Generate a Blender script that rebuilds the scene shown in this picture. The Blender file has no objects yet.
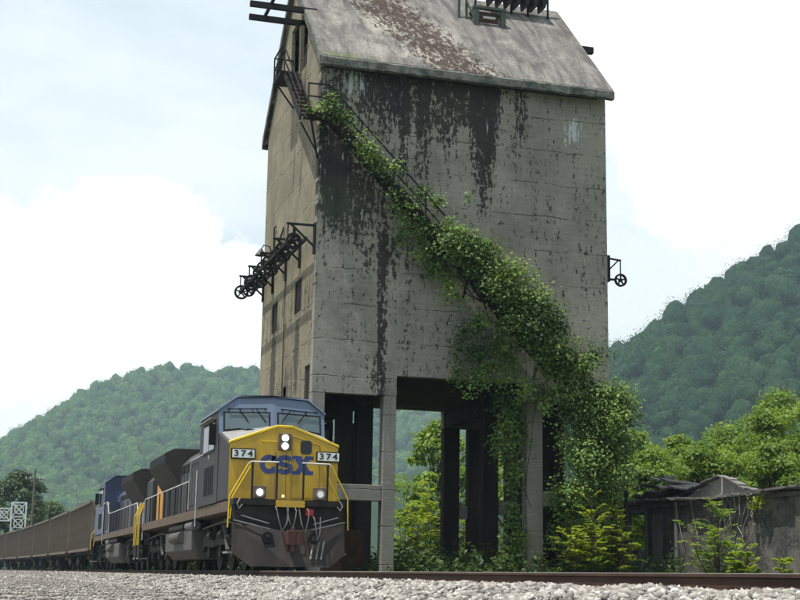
import bpy, bmesh, math, random
import numpy as np
from mathutils import Vector, Matrix

sc = bpy.context.scene
COL = sc.collection
RNG = np.random.default_rng(7)
random.seed(7)
R = math.radians

# ------------------------------------------------------------------ camera
cd = bpy.data.cameras.new('camera'); cam = bpy.data.objects.new('camera', cd); COL.objects.link(cam)
cd.sensor_width = 36.0; cd.lens = 36.0 * 1382.6 / 800.0; cd.clip_start = 0.1; cd.clip_end = 6000
YAW, PITCH, ROLL = 0.288542, 0.19722, 0.0162715
f_ = Vector((math.sin(YAW)*math.cos(PITCH), math.cos(YAW)*math.cos(PITCH), math.sin(PITCH)))
r_ = Vector((math.cos(YAW), -math.sin(YAW), 0)); u_ = r_.cross(f_)
r2 = math.cos(ROLL)*r_ + math.sin(ROLL)*u_; u2 = -math.sin(ROLL)*r_ + math.cos(ROLL)*u_
cam.matrix_world = Matrix(((r2.x, u2.x, -f_.x, 0), (r2.y, u2.y, -f_.y, 0), (r2.z, u2.z, -f_.z, -0.0806), (0, 0, 0, 1)))
sc.camera = cam

# ------------------------------------------------------------------ node helpers
class X:
    """a float socket with operators"""
    def __init__(s, nt, so): s.nt, s.so = nt, so
    def _m(s, op, *o, clamp=False):
        n = s.nt.nodes.new('ShaderNodeMath'); n.operation = op; n.use_clamp = clamp
        for i, v in enumerate((s,) + o):
            if isinstance(v, X): s.nt.links.new(v.so, n.inputs[i])
            else: n.inputs[i].default_value = v
        return X(s.nt, n.outputs[0])
    def __add__(s, o): return s._m('ADD', o)
    __radd__ = __add__
    def __sub__(s, o): return s._m('SUBTRACT', o)
    def __rsub__(s, o): return (s*-1.0) + o
    def __mul__(s, o): return s._m('MULTIPLY', o)
    __rmul__ = __mul__
    def __truediv__(s, o): return s._m('DIVIDE', o)
    def abs(s): return s._m('ABSOLUTE')
    def max(s, o): return s._m('MAXIMUM', o)
    def min(s, o): return s._m('MINIMUM', o)
    def pow(s, o): return s._m('POWER', o)
    def sat(s): return s._m('ADD', 0.0, clamp=True)
    def step(s, a, b):
        n = s.nt.nodes.new('ShaderNodeMapRange'); n.interpolation_type = 'SMOOTHSTEP'
        s.nt.links.new(s.so, n.inputs[0]); n.inputs[1].default_value = a; n.inputs[2].default_value = b
        return X(s.nt, n.outputs[0])
def xyz(nt, so):
    n = nt.nodes.new('ShaderNodeSeparateXYZ'); nt.links.new(so, n.inputs[0])
    return [X(nt, n.outputs[i]) for i in range(3)]
def comb(nt, a, b, c):
    n = nt.nodes.new('ShaderNodeCombineXYZ')
    for i, v in enumerate((a, b, c)):
        if isinstance(v, X): nt.links.new(v.so, n.inputs[i])
        else: n.inputs[i].default_value = v
    return n.outputs[0]
def scl(nt, vec, s):
    n = nt.nodes.new('ShaderNodeVectorMath'); n.operation = 'MULTIPLY'
    nt.links.new(vec, n.inputs[0]); n.inputs[1].default_value = s
    return n.outputs[0]
def noise(nt, vec, scale=1.0, detail=4.0, rough=0.6, dist=0.0, sc3=None):
    if sc3: vec = scl(nt, vec, sc3)
    n = nt.nodes.new('ShaderNodeTexNoise'); nt.links.new(vec, n.inputs['Vector'])
    n.inputs['Scale'].default_value = scale; n.inputs['Detail'].default_value = detail
    n.inputs['Roughness'].default_value = rough; n.inputs['Distortion'].default_value = dist
    return X(nt, n.outputs[0])
def voro(nt, vec, scale, feature='F1', out=0):
    n = nt.nodes.new('ShaderNodeTexVoronoi'); n.feature = feature; n.inputs['Scale'].default_value = scale
    nt.links.new(vec, n.inputs['Vector']); return n.outputs[out]
def mixc(nt, fac, a, b, mode='MIX'):
    n = nt.nodes.new('ShaderNodeMix'); n.data_type = 'RGBA'; n.blend_type = mode
    for i, v in ((0, fac), (6, a), (7, b)):
        if isinstance(v, X): nt.links.new(v.so, n.inputs[i])
        elif isinstance(v, bpy.types.NodeSocket): nt.links.new(v, n.inputs[i])
        elif i == 0: n.inputs[0].default_value = v
        else: n.inputs[i].default_value = (*v, 1) if len(v) == 3 else v
    return n.outputs[2]
MATS = {}
def newmat(name):
    m = bpy.data.materials.new(name); m.use_nodes = True; nt = m.node_tree; nt.nodes.clear()
    out = nt.nodes.new('ShaderNodeOutputMaterial'); bs = nt.nodes.new('ShaderNodeBsdfPrincipled')
    nt.links.new(bs.outputs[0], out.inputs[0]); tc = nt.nodes.new('ShaderNodeTexCoord')
    MATS[name] = m; bs.inputs['Specular IOR Level'].default_value = 0.15
    return m, nt, bs, tc.outputs['Object'], out
def setc(nt, bs, col):
    if isinstance(col, bpy.types.NodeSocket): nt.links.new(col, bs.inputs['Base Color'])
    else: bs.inputs['Base Color'].default_value = (*col, 1)
def setf(nt, bs, key, v):
    if isinstance(v, X): nt.links.new(v.so, bs.inputs[key])
    else: bs.inputs[key].default_value = v
def bump(nt, bs, h, strength=0.5, dist=0.02):
    n = nt.nodes.new('ShaderNodeBump'); n.inputs['Strength'].default_value = strength; n.inputs['Distance'].default_value = dist
    nt.links.new(h.so, n.inputs['Height']); nt.links.new(n.outputs[0], bs.inputs['Normal'])

# ------------------------------------------------------------------ world, sun, exposure
SUN = Vector((-0.30, -0.075, 0.95)).normalized()
w = bpy.data.worlds.new('World'); sc.world = w; w.use_nodes = True; nt = w.node_tree; nt.nodes.clear()
wo = nt.nodes.new('ShaderNodeOutputWorld'); bg = nt.nodes.new('ShaderNodeBackground'); nt.links.new(bg.outputs[0], wo.inputs[0])
sky = nt.nodes.new('ShaderNodeTexSky'); sky.sky_type = 'NISHITA'; sky.sun_disc = False
sky.sun_elevation = math.asin(SUN.z); sky.sun_rotation = math.atan2(SUN.x, SUN.y)
sky.air_density = 1.0; sky.dust_density = 3.0; sky.ozone_density = 1.0
tcw = nt.nodes.new('ShaderNodeTexCoord'); dv = tcw.outputs['Generated']
dx, dy, dz = xyz(nt, dv)
zz = dz.max(0.0) + 0.22
pl = comb(nt, dx/zz, dy/zz, 0.0)
n1 = noise(nt, pl, 1.5, 5, 0.5, 0.2); n2 = noise(nt, pl, 7.0, 5, 0.6); n3 = noise(nt, dv, 9.0, 6, 0.62, 0.2)
veil = (n1*0.85 + n2*0.15).step(0.36, 0.60)
# heaped cumulus standing over the valley to the left of the tower
az = dx._m('ARCTAN2', dy); el = dz
def heap(a, e, ra, re):
    q = ((az - a)/ra).pow(2.0) + ((el - e)/re).pow(2.0)
    return 1.0 - q
cum = heap(0.075, 0.165, 0.135, 0.105)
for a in ((0.02, 0.15, 0.10, 0.10), (0.105, 0.225, 0.06, 0.052), (0.165, 0.185, 0.055, 0.055), (-0.10, 0.12, 0.14, 0.10), (0.20, 0.11, 0.10, 0.07), (0.055, 0.215, 0.05, 0.05), (0.60, 0.36, 0.20, 0.17), (0.72, 0.25, 0.16, 0.12), (0.47, 0.42, 0.12, 0.10), (0.06, 0.50, 0.12, 0.035)):
    cum = cum.max(heap(*a))
cum_raw = cum.max(0.0)
cum = (cum + (n3 - 0.5)*2.6).step(-0.04, 0.12)
hz = dz.step(0.34, 0.0)
shade = (noise(nt, dv, 16.0, 5, 0.6)*0.7 + cum_raw*0.25).step(0.25, 0.62)
SKYB = 0.115
blue = mixc(nt, 0.85, sky.outputs[0], (4.75, 5.55, 5.95))
cloudc = mixc(nt, shade, (6.3, 6.45, 6.55), (7.9, 7.9, 7.8))
c = mixc(nt, veil*0.55, blue, (7.3, 7.35, 7.3))
c = mixc(nt, hz*0.2, c, (6.3, 6.55, 6.65))
c = mixc(nt, cum*0.95, c, cloudc)
lowsky = dz.step(0.0, -0.08)
c = mixc(nt, lowsky, c, (1.6, 1.65, 1.6))
nt.links.new(c, bg.inputs[0]); bg.inputs[1].default_value = SKYB

sl = bpy.data.lights.new('sun', 'SUN'); sl.energy = 5.0; sl.angle = R(0.6); sl.color = (1.0, 0.95, 0.86)
so = bpy.data.objects.new('sun', sl); COL.objects.link(so); so.location = (-40, -3, 90)
so.rotation_euler = SUN.to_track_quat('Z', 'Y').to_euler()
sc.view_settings.view_transform = 'Standard'; sc.view_settings.look = 'None'
sc.view_settings.exposure = 0.52; sc.view_settings.gamma = 1.0; sc.view_settings.use_curve_mapping = False

# ------------------------------------------------------------------ object helpers
def tag(o, label=None, cat=None, group=None, kind=None):
    if label: o['label'] = label
    if cat: o['category'] = cat
    if group: o['group'] = group
    if kind: o['kind'] = kind
    return o
def empty(name, loc=(0, 0, 0), rz=0.0, parent=None):
    o = bpy.data.objects.new(name, None); COL.objects.link(o); o.location = loc; o.rotation_euler = (0, 0, rz)
    o.empty_display_size = 0.3
    if parent: o.parent = parent
    return o
def copy_tree(o, parent=None):
    c = o.copy(); COL.objects.link(c); c.parent = parent
    for ch in o.children:
        copy_tree(ch, c)
    return c
class MB:
    def __init__(s): s.v = []; s.f = []
    def add(s, vs, fs):
        b = len(s.v); s.v += [tuple(p) for p in vs]; s.f += [tuple(i+b for i in q) for q in fs]; return s
    def box(s, x0, x1, y0, y1, z0, z1):
        return s.add([(x0,y0,z0),(x1,y0,z0),(x1,y1,z0),(x0,y1,z0),(x0,y0,z1),(x1,y0,z1),(x1,y1,z1),(x0,y1,z1)],
                     [(0,3,2,1),(4,5,6,7),(0,1,5,4),(1,2,6,5),(2,3,7,6),(3,0,4,7)])
    def loft(s, A, B):
        """two equal polygons -> closed solid"""
        n = len(A)
        return s.add(list(A)+list(B), [tuple(range(n))[::-1], tuple(range(n, 2*n))] + [(i, (i+1) % n, n+(i+1) % n, n+i) for i in range(n)])
    def prism(s, poly, axis, a, b):
        def mk(p, t):
            return (t, p[0], p[1]) if axis == 'x' else (p[0], t, p[1]) if axis == 'y' else (p[0], p[1], t)
        return s.loft([mk(p, a) for p in poly], [mk(p, b) for p in poly])
    def bar(s, a, b, wd, ht=None, up=(0, 0, 1)):
        ht = ht or wd; a = Vector(a); b = Vector(b); d = (b-a).normalized(); u = Vector(up)
        if abs(d.dot(u)) > 0.98: u = Vector((1, 0, 0))
        l = d.cross(u).normalized(); u = l.cross(d)
        q = [l*wd/2+u*ht/2, -l*wd/2+u*ht/2, -l*wd/2-u*ht/2, l*wd/2-u*ht/2]
        return s.loft([a+k for k in q], [b+k for k in q])
    def tube(s, pts, rad, n=8):
        pts = [Vector(p) for p in pts]; rr = rad if isinstance(rad, (list, tuple)) else [rad]*len(pts)
        base = len(s.v); prev = None
        for i, p in enumerate(pts):
            d = (pts[min(i+1, len(pts)-1)] - pts[max(i-1, 0)]).normalized()
            if prev is None: u = d.orthogonal().normalized()
            else:
                u = prev - d*prev.dot(d)
                u = u.normalized() if u.length > 1e-5 else d.orthogonal().normalized()
            prev = u; v = d.cross(u)
            for k in range(n):
                a = 2*math.pi*k/n; s.v.append(tuple(p + (u*math.cos(a)+v*math.sin(a))*rr[i]))
        m = len(pts)
        for i in range(m-1):
            for k in range(n):
                s.f.append((base+i*n+k, base+i*n+(k+1) % n, base+(i+1)*n+(k+1) % n, base+(i+1)*n+k))
        s.f.append(tuple(base+k for k in range(n))[::-1]); s.f.append(tuple(base+(m-1)*n+k for k in range(n)))
        return s
    def cyl(s, c, axis, r, h, n=16, r2=None):
        ax = {'x': Vector((1,0,0)), 'y': Vector((0,1,0)), 'z': Vector((0,0,1))}[axis]
        c = Vector(c); return s.tube([c-ax*h/2, c+ax*h/2], [r, r if r2 is None else r2], n)
    def ring(s, c, axis, ro, ri, h, n=20):
        c = Vector(c); A = {'x': ((0,1,0),(0,0,1),(1,0,0)), 'y': ((1,0,0),(0,0,1),(0,1,0)), 'z': ((1,0,0),(0,1,0),(0,0,1))}[axis]
        e1, e2, ax = [Vector(k) for k in A]; vs = []
        for t, r in ((-h/2, ri), (-h/2, ro), (h/2, ro), (h/2, ri)):
            for k in range(n):
                a = 2*math.pi*k/n; vs.append(c + e1*math.cos(a)*r + e2*math.sin(a)*r + ax*t)
        fs = []
        for j in range(4):
            for k in range(n):
                fs.append((j*n+k, j*n+(k+1) % n, ((j+1) % 4)*n+(k+1) % n, ((j+1) % 4)*n+k))
        return s.add(vs, fs)
    def build(s, name, mat, parent=None, smooth=False, bevel=0.0, loc=None):
        me = bpy.data.meshes.new(name); me.from_pydata(s.v, [], s.f)
        bm = bmesh.new(); bm.from_mesh(me); bmesh.ops.recalc_face_normals(bm, faces=bm.faces); bm.to_mesh(me); bm.free()
        if smooth:
            for p in me.polygons: p.use_smooth = len(p.vertices) == 4
        o = bpy.data.objects.new(name, me); COL.objects.link(o)
        me.materials.append(MATS[mat] if isinstance(mat, str) else mat)
        if parent: o.parent = parent
        if loc: o.location = loc
        if bevel:
            b = o.modifiers.new('bevel', 'BEVEL'); b.width = bevel; b.segments = 2; b.limit_method = 'ANGLE'
        return o
def npmesh(name, V, F, mat, parent=None, shade=None, smooth=False):
    """big mesh from numpy arrays; F is (n,k)"""
    V = np.asarray(V, np.float32); F = np.asarray(F, np.int32); k = F.shape[1]
    me = bpy.data.meshes.new(name); me.vertices.add(len(V)); me.vertices.foreach_set('co', V.ravel())
    me.loops.add(F.size); me.loops.foreach_set('vertex_index', F.ravel())
    me.polygons.add(len(F)); me.polygons.foreach_set('loop_start', np.arange(0, F.size, k, dtype=np.int32))
    me.update(calc_edges=True)
    if shade is not None:
        a = me.attributes.new('shade', 'FLOAT', 'FACE'); a.data.foreach_set('value', np.asarray(shade, np.float32))
    if smooth: me.polygons.foreach_set('use_smooth', np.ones(len(F), bool))
    o = bpy.data.objects.new(name, me); COL.objects.link(o); me.materials.append(MATS[mat])
    if parent: o.parent = parent
    return o
def slab(us, vs, holes, t0, t1, place):
    """wall slab on a (u,v) grid with rectangular holes; place(u,v,t)->xyz"""
    us = sorted(set(us) | {h[0] for h in holes} | {h[1] for h in holes}); vs = sorted(set(vs) | {h[2] for h in holes} | {h[3] for h in holes})
    m = MB(); idx = {}
    def vid(i, j, k):
        if (i, j, k) not in idx:
            idx[(i, j, k)] = len(m.v); m.v.append(place(us[i], vs[j], (t0, t1)[k]))
        return idx[(i, j, k)]
    def solid(i, j):
        if i < 0 or j < 0 or i >= len(us)-1 or j >= len(vs)-1: return False
        cu, cv = (us[i]+us[i+1])/2, (vs[j]+vs[j+1])/2
        return not any(h[0] < cu < h[1] and h[2] < cv < h[3] for h in holes)
    for i in range(len(us)-1):
        for j in range(len(vs)-1):
            if not solid(i, j): continue
            for k in (0, 1): m.f.append((vid(i,j,k), vid(i+1,j,k), vid(i+1,j+1,k), vid(i,j+1,k)))
            for di, dj, a, b in ((-1,0,(i,j),(i,j+1)), (1,0,(i+1,j),(i+1,j+1)), (0,-1,(i,j),(i+1,j)), (0,1,(i,j+1),(i+1,j+1))):
                if not solid(i+di, j+dj): m.f.append((vid(*a,0), vid(*b,0), vid(*b,1), vid(*a,1)))
    return m
def text_mesh(body, size, name, mat, parent, M):
    cu = bpy.data.curves.new('t', 'FONT'); cu.body = body; cu.size = size; cu.extrude = 0.004; cu.align_x = 'CENTER'; cu.align_y = 'CENTER'
    cu.offset = 0.006; cu.space_character = 1.4
    to = bpy.data.objects.new('t', cu); COL.objects.link(to)
    dg = bpy.context.evaluated_depsgraph_get(); me = bpy.data.meshes.new_from_object(to.evaluated_get(dg))
    bpy.data.objects.remove(to); bpy.data.curves.remove(cu)
    me.transform(M); o = bpy.data.objects.new(name, me); COL.objects.link(o); me.materials.clear(); me.materials.append(MATS[mat]); o.parent = parent
    return o

# ------------------------------------------------------------------ materials
def simple(name, col, rough=0.7, metal=0.0, grime=None, gam=0.5, gs=1.5, var=0.15, bmp=0.0, streak=False, emit=None):
    m, nt, bs, ob, out = newmat(name)
    a = noise(nt, ob, gs, 6, 0.65, 0.4, (1, 1, 0.25) if streak else None)
    f = noise(nt, ob, gs*9, 4, 0.6)
    c = mixc(nt, f*var*2, col, tuple(k*0.5 for k in col))
    if grime: c = mixc(nt, (a.step(0.35, 0.72)*0.8 + f*0.25)*gam, c, grime)
    setc(nt, bs, c); setf(nt, bs, 'Roughness', (f*0.25 + (rough-0.12)).sat()); bs.inputs['Metallic'].default_value = metal; bs.inputs['Specular IOR Level'].default_value = 0.5 if rough < 0.5 else 0.15
    if bmp: bump(nt, bs, f + a, bmp, 0.02)
    if emit:
        bs.inputs['Emission Color'].default_value = (*emit[0], 1); bs.inputs['Emission Strength'].default_value = emit[1]
    return m
simple('dark_steel', (0.012, 0.012, 0.015), 0.8, 0.0, (0.03, 0.022, 0.02), 0.6, 3)
simple('rust_steel', (0.045, 0.03, 0.025), 0.75, 0.2, (0.09, 0.045, 0.025), 0.6, 4)
simple('green_steel', (0.07, 0.095, 0.075), 0.75, 0.0, (0.03, 0.035, 0.03), 0.6, 4)
simple('loco_yellow', (0.50, 0.315, 0.012), 0.45, 0.0, (0.17, 0.115, 0.045), 0.55, 1.9, 0.12, streak=True)
simple('rail_yellow', (0.66, 0.46, 0.03), 0.5, 0.0, (0.2, 0.15, 0.05), 0.3, 4)
simple('faded_yellow', (0.33, 0.16, 0.03), 0.6, 0.0, (0.12, 0.075, 0.03), 0.6, 3, streak=True)
simple('hood_orange', (0.50, 0.24, 0.03), 0.5, 0.0, (0.22, 0.12, 0.04), 0.4, 2, streak=True)
simple('loco_gray', (0.05, 0.055, 0.066), 0.8, 0.0, (0.06, 0.05, 0.042), 0.8, 1.3, 0.3, streak=True)
simple('loco_gray_dark', (0.045, 0.046, 0.05), 0.6, 0.0, (0.035, 0.032, 0.03), 0.8, 1.3, 0.2, streak=True)
simple('cab_blue', (0.10, 0.145, 0.235), 0.4, 0.0, (0.09, 0.11, 0.15), 0.5, 1.2, 0.1)
simple('loco_navy', (0.014, 0.028, 0.085), 0.4, 0.0, (0.04, 0.045, 0.06), 0.6, 1.2, 0.1, streak=True)
simple('logo_blue', (0.02, 0.04, 0.17), 0.45, 0.0, (0.04, 0.06, 0.12), 0.3, 5, 0.1)
simple('deck_gray', (0.25, 0.255, 0.26), 0.6, 0.0, (0.14, 0.13, 0.12), 0.6, 3)
simple('frame_dirt', (0.135, 0.10, 0.075), 0.8, 0.0, (0.07, 0.055, 0.045), 0.8, 2, 0.2, streak=True)
simple('under_black', (0.02, 0.019, 0.019), 0.8, 0.0, (0.042, 0.035, 0.031), 0.7, 2.5, 0.3)
simple('tank_gray', (0.10, 0.098, 0.096), 0.65, 0.0, (0.06, 0.052, 0.048), 0.9, 1.4, 0.2, streak=True)
simple('plow_dirt', (0.026, 0.024, 0.026), 0.65, 0.0, (0.055, 0.045, 0.04), 0.75, 2.2, 0.25, streak=True)
simple('coupler_rust', (0.075, 0.036, 0.032), 0.8, 0.0, (0.05, 0.03, 0.03), 0.6, 6)
simple('hose_gray', (0.13, 0.125, 0.13), 0.6, 0.0, (0.1, 0.1, 0.1), 0.5, 6)
simple('white_rail', (0.55, 0.55, 0.56), 0.5, 0.0, (0.28, 0.26, 0.24), 0.6, 5)
simple('board_white', (0.72, 0.74, 0.74), 0.5, 0.0, (0.5, 0.5, 0.48), 0.3, 5)
simple('digit_dark', (0.02, 0.035, 0.06), 0.6)
simple('rubber', (0.012, 0.012, 0.014), 0.7)
simple('radiator_brown', (0.05, 0.045, 0.042), 0.75, 0.0, (0.02, 0.018, 0.018), 0.7, 2, 0.3)
simple('red_paint', (0.3, 0.03, 0.04), 0.5)
simple('lamp_lit', (0.9, 0.9, 0.85), 0.3, emit=((1.0, 0.97, 0.88), 3.0))
simple('lamp_dim', (0.5, 0.5, 0.47), 0.3, emit=((1.0, 0.97, 0.9), 0.25))
simple('amber_lit', (0.9, 0.6, 0.2), 0.3, emit=((1.0, 0.75, 0.3), 1.6))
simple('hopper_brown', (0.21, 0.185, 0.155), 0.75, 0.0, (0.075, 0.06, 0.05), 0.7, 0.9, 0.2, streak=True)
simple('hopper_rib', (0.16, 0.135, 0.112), 0.75, 0.0, (0.06, 0.048, 0.04), 0.7, 0.9, 0.2)
simple('coal', (0.012, 0.012, 0.013), 0.6, bmp=0.8, gs=4)
simple('white_steel', (0.62, 0.65, 0.66), 0.6, 0.0, (0.4, 0.42, 0.42), 0.5, 2)
simple('pole_wood', (0.13, 0.105, 0.085), 0.85, 0.0, (0.07, 0.06, 0.05), 0.6, 3)
simple('bark', (0.085, 0.07, 0.055), 0.9, 0.0, (0.04, 0.035, 0.028), 0.7, 6, 0.3, 0.5)
simple('vine_stem', (0.03, 0.025, 0.02), 0.9, 0.0, (0.015, 0.013, 0.011), 0.6, 5)
simple('twig_gray', (0.26, 0.24, 0.22), 0.85, 0.0, (0.14, 0.12, 0.1), 0.5, 6)
simple('tie_wood', (0.07, 0.058, 0.05), 0.9, 0.0, (0.12, 0.1, 0.085), 0.6, 5)
simple('lamp_enamel', (0.05, 0.06, 0.055), 0.5)
simple('gable_gray', (0.42, 0.41, 0.38), 0.9, 0.0, (0.14, 0.135, 0.13), 0.6, 2.0, 0.3, 0.3)
simple('shed_post', (0.19, 0.185, 0.185), 0.9, 0.0, (0.06, 0.058, 0.06), 0.8, 2.2, 0.35, 0.3, streak=True)

def glass():
    m, nt, bs, ob, out = newmat('window_glass')
    a = noise(nt, ob, 1.3, 3, 0.5)
    setc(nt, bs, mixc(nt, a, (0.05, 0.085, 0.095), (0.08, 0.115, 0.125))); bs.inputs['Roughness'].default_value = 0.07
    bs.inputs['Specular IOR Level'].default_value = 0.8
    m, nt, bs, ob, out = newmat('dark_glass'); setc(nt, bs, (0.02, 0.025, 0.03)); bs.inputs['Roughness'].default_value = 0.12; bs.inputs['Specular IOR Level'].default_value = 0.25
glass()

def rail_mat():
    m, nt, bs, ob, out = newmat('rail_rust')
    a = noise(nt, ob, 6, 5, 0.6, 0, (1, 0.25, 1)); f = noise(nt, ob, 60, 3)
    setc(nt, bs, mixc(nt, a.step(0.3, 0.7), (0.04, 0.024, 0.019), (0.07, 0.04, 0.03))); setf(nt, bs, 'Roughness', 0.75); bump(nt, bs, f, 0.3, 0.003)
    m, nt, bs, ob, out = newmat('rail_shine'); setc(nt, bs, (0.30, 0.27, 0.26)); bs.inputs['Metallic'].default_value = 0.7; bs.inputs['Roughness'].default_value = 0.38
rail_mat()

def concrete(name, face):
    """face: front | left | plain ; object coords are the tower's own metres"""
    m, nt, bs, ob, out = newmat(name)
    x, y, z = xyz(nt, ob)
    big = noise(nt, ob, 0.55, 5, 0.6, 0.5); med = noise(nt, ob, 3.0, 6, 0.7); fine = noise(nt, ob, 22, 4, 0.65)
    h = x if face == 'front' else y if face == 'left' else x + y
    st = noise(nt, comb(nt, h, 0.0, z), 1.0, 6, 0.66, 0.25, (2.6, 1, 0.22))
    st2 = noise(nt, comb(nt, h, 3.0, z), 1.0, 6, 0.72, 0.3, (7.0, 1, 0.9))
    fleck = noise(nt, comb(nt, h, 5.0, z), 1.0, 5, 0.7, 0.3, (9.0, 1, 4.0))
    boards = (z*5.2 + noise(nt, ob, 0.8)*0.3)._m('FRACT')
    wob = noise(nt, ob, 0.9, 3)
    lift = ((z + wob*0.25 - 0.4)/1.22)._m('FRACT')
    line = (lift - 0.5).abs().step(0.478, 0.497)*(noise(nt, ob, 1.3, 5, 0.7).step(0.42, 0.56))
    if face == 'front':
        c = mixc(nt, big.step(0.3, 0.7), (0.15, 0.146, 0.128), (0.285, 0.272, 0.236))
        c = mixc(nt, st2.step(0.5, 0.72)*0.45, c, (0.115, 0.113, 0.10))
        c = mixc(nt, fleck.step(0.54, 0.7)*0.4, c, (0.30, 0.305, 0.29))
        c = mixc(nt, med.step(0.35, 0.75)*0.5, c, (0.31, 0.30, 0.268))
        c = mixc(nt, x.step(4.5, 10.5)*0.45, c, (0.225, 0.222, 0.19))
    elif face == 'left':
        c = mixc(nt, big.step(0.3, 0.7), (0.15, 0.134, 0.098), (0.255, 0.23, 0.163))
        c = mixc(nt, fleck.step(0.52, 0.7)*0.35, c, (0.14, 0.125, 0.095))
        c = mixc(nt, (st.step(0.42, 0.66))*0.6, c, (0.16, 0.145, 0.105))
        c = mixc(nt, z.step(12.0, 8.0)*st2.step(0.45, 0.7)*0.6, c, (0.24, 0.19, 0.115))
    else:
        c = mixc(nt, big, (0.16, 0.153, 0.138), (0.265, 0.254, 0.228))
        c = mixc(nt, st.step(0.5, 0.75)*0.6, c, (0.09, 0.09, 0.09))
    c = mixc(nt, (boards - 0.5).abs().step(0.40, 0.5)*0.32*med.step(0.3, 0.6), c, (0.08, 0.085, 0.08))
    pit = noise(nt, comb(nt, h, 12.0, z), 1.0, 5, 0.72, 0.4, (2.2, 1, 9.0))
    c = mixc(nt, pit.step(0.58, 0.70)*0.32, c, (0.055, 0.055, 0.05))
    c = mixc(nt, pit.step(0.44, 0.34)*0.35, c, (0.34, 0.335, 0.31))
    c = mixc(nt, fine.step(0.5, 0.7)*0.4, c, (0.07, 0.07, 0.066))
    if face == 'front':
        def blob(x0, z0, rx, rz):
            return (1.0 - (((x - x0)/rx).pow(2.0) + ((z - z0)/rz).pow(2.0))).max(0.0)
        mk = blob(3.2, 17.6, 4.4, 3.3)*0.98 + blob(5.0, 16.2, 1.9, 2.6)*0.25 + blob(5.95, 16.0, 0.62, 4.2)*1.1 + blob(7.3, 16.3, 0.35, 2.0)*0.7
        mk = mk + blob(2.35, 9.0, 0.22, 4.6)*1.0 + blob(1.1, 12.6, 1.7, 1.9)*0.85 + blob(0.5, 14.2, 0.9, 2.6)*0.95 + blob(3.7, 14.5, 0.35, 3.2)*0.6 + blob(3.0, 14.0, 0.3, 3.3)*0.6
        mk = mk + blob(2.6, 10.6, 1.6, 1.2)*0.5 + blob(2.2, 6.3, 0.35, 1.2)*0.55
        flk2 = noise(nt, comb(nt, h, 9.0, z), 1.0, 6, 0.75, 0.2, (5.0, 1, 5.0))
        d = mk*0.86 + (st - 0.5)*1.9 + (st2 - 0.5)*2.6 + (fleck - 0.5)*2.6 + (flk2 - 0.5)*2.8 - 0.36
        dark = d.step(-0.04, 0.20)
        c = mixc(nt, dark*0.93, c, mixc(nt, (big*0.5 + st2*0.5).step(0.38, 0.62), (0.012, 0.012, 0.014), (0.030, 0.025, 0.023)))
        og = blob(6.6, 10.2, 1.1, 1.9)*(st2.step(0.4, 0.7))
        c = mixc(nt, og*0.75, c, (0.24, 0.17, 0.075))
        gr = (blob(0.9, 12.2, 1.4, 1.2) + blob(7.4, 14.0, 0.7, 3.0)*0.5)*st.step(0.4, 0.7)
        c = mixc(nt, gr*0.5, c, (0.06, 0.085, 0.055))
        wh = blob(9.3, 15.75, 0.75, 0.75)*2.0 + blob(1.1, 16.6, 0.7, 0.9)*1.6 + blob(10.5, 15.4, 0.2, 0.9)
        c = mixc(nt, (wh*0.42 + (st2 - 0.5)*3.6 + (st - 0.5)*1.5 + (fleck - 0.5)*1.2 - 0.55).step(0.0, 0.15)*0.8, c, (0.48, 0.52, 0.54))
    if face == 'left':
        def blob(y0, z0, ry, rz):
            return (1.0 - (((y - y0)/ry).pow(2.0) + ((z - z0)/rz).pow(2.0))).max(0.0)
        mk = blob(6.7, 8.0, 0.7, 1.6) + blob(2.6, 8.0, 0.7, 1.4)*0.7 + blob(0.4, 8.0, 0.5, 2.2)*0.6 + blob(4.5, 6.3, 4.0, 1.6)*0.6 + blob(4.6, 11.0, 4.6, 0.5)*0.45 + blob(6.7, 6.9, 0.45, 2.2)*0.6 + blob(2.6, 7.4, 0.4, 1.6)*0.5
        d = mk*0.9 + (st - 0.5)*1.4 + (st2 - 0.5)*1.3 + (fleck - 0.5)*1.6 + (pit - 0.5)*1.2 - 0.38
        c = mixc(nt, d.step(0.0, 0.3)*0.85, c, (0.04, 0.037, 0.033))
        c = mixc(nt, (st*0.6 + st2*0.4).step(0.6, 0.72)*0.5, c, (0.08, 0.075, 0.065))
    c = mixc(nt, line*0.8, c, (0.035, 0.035, 0.035))
    setc(nt, bs, c); setf(nt, bs, 'Roughness', 0.92)
    bump(nt, bs, fine*0.35 + med*0.5 - line*1.2 + boards*0.15, 0.5, 0.03)
# inner-leg concrete: coal soot plus the dim interior's shade, both in its colour
simple('sooty_shaded_concrete', (0.026, 0.023, 0.023), 0.95, 0.0, (0.06, 0.048, 0.042), 0.5, 1.2, 0.25, 0.3, streak=True)
for n_, fc in (('concrete_front', 'front'), ('concrete_left', 'left'), ('concrete', 'plain')): concrete(n_, fc)

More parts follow.
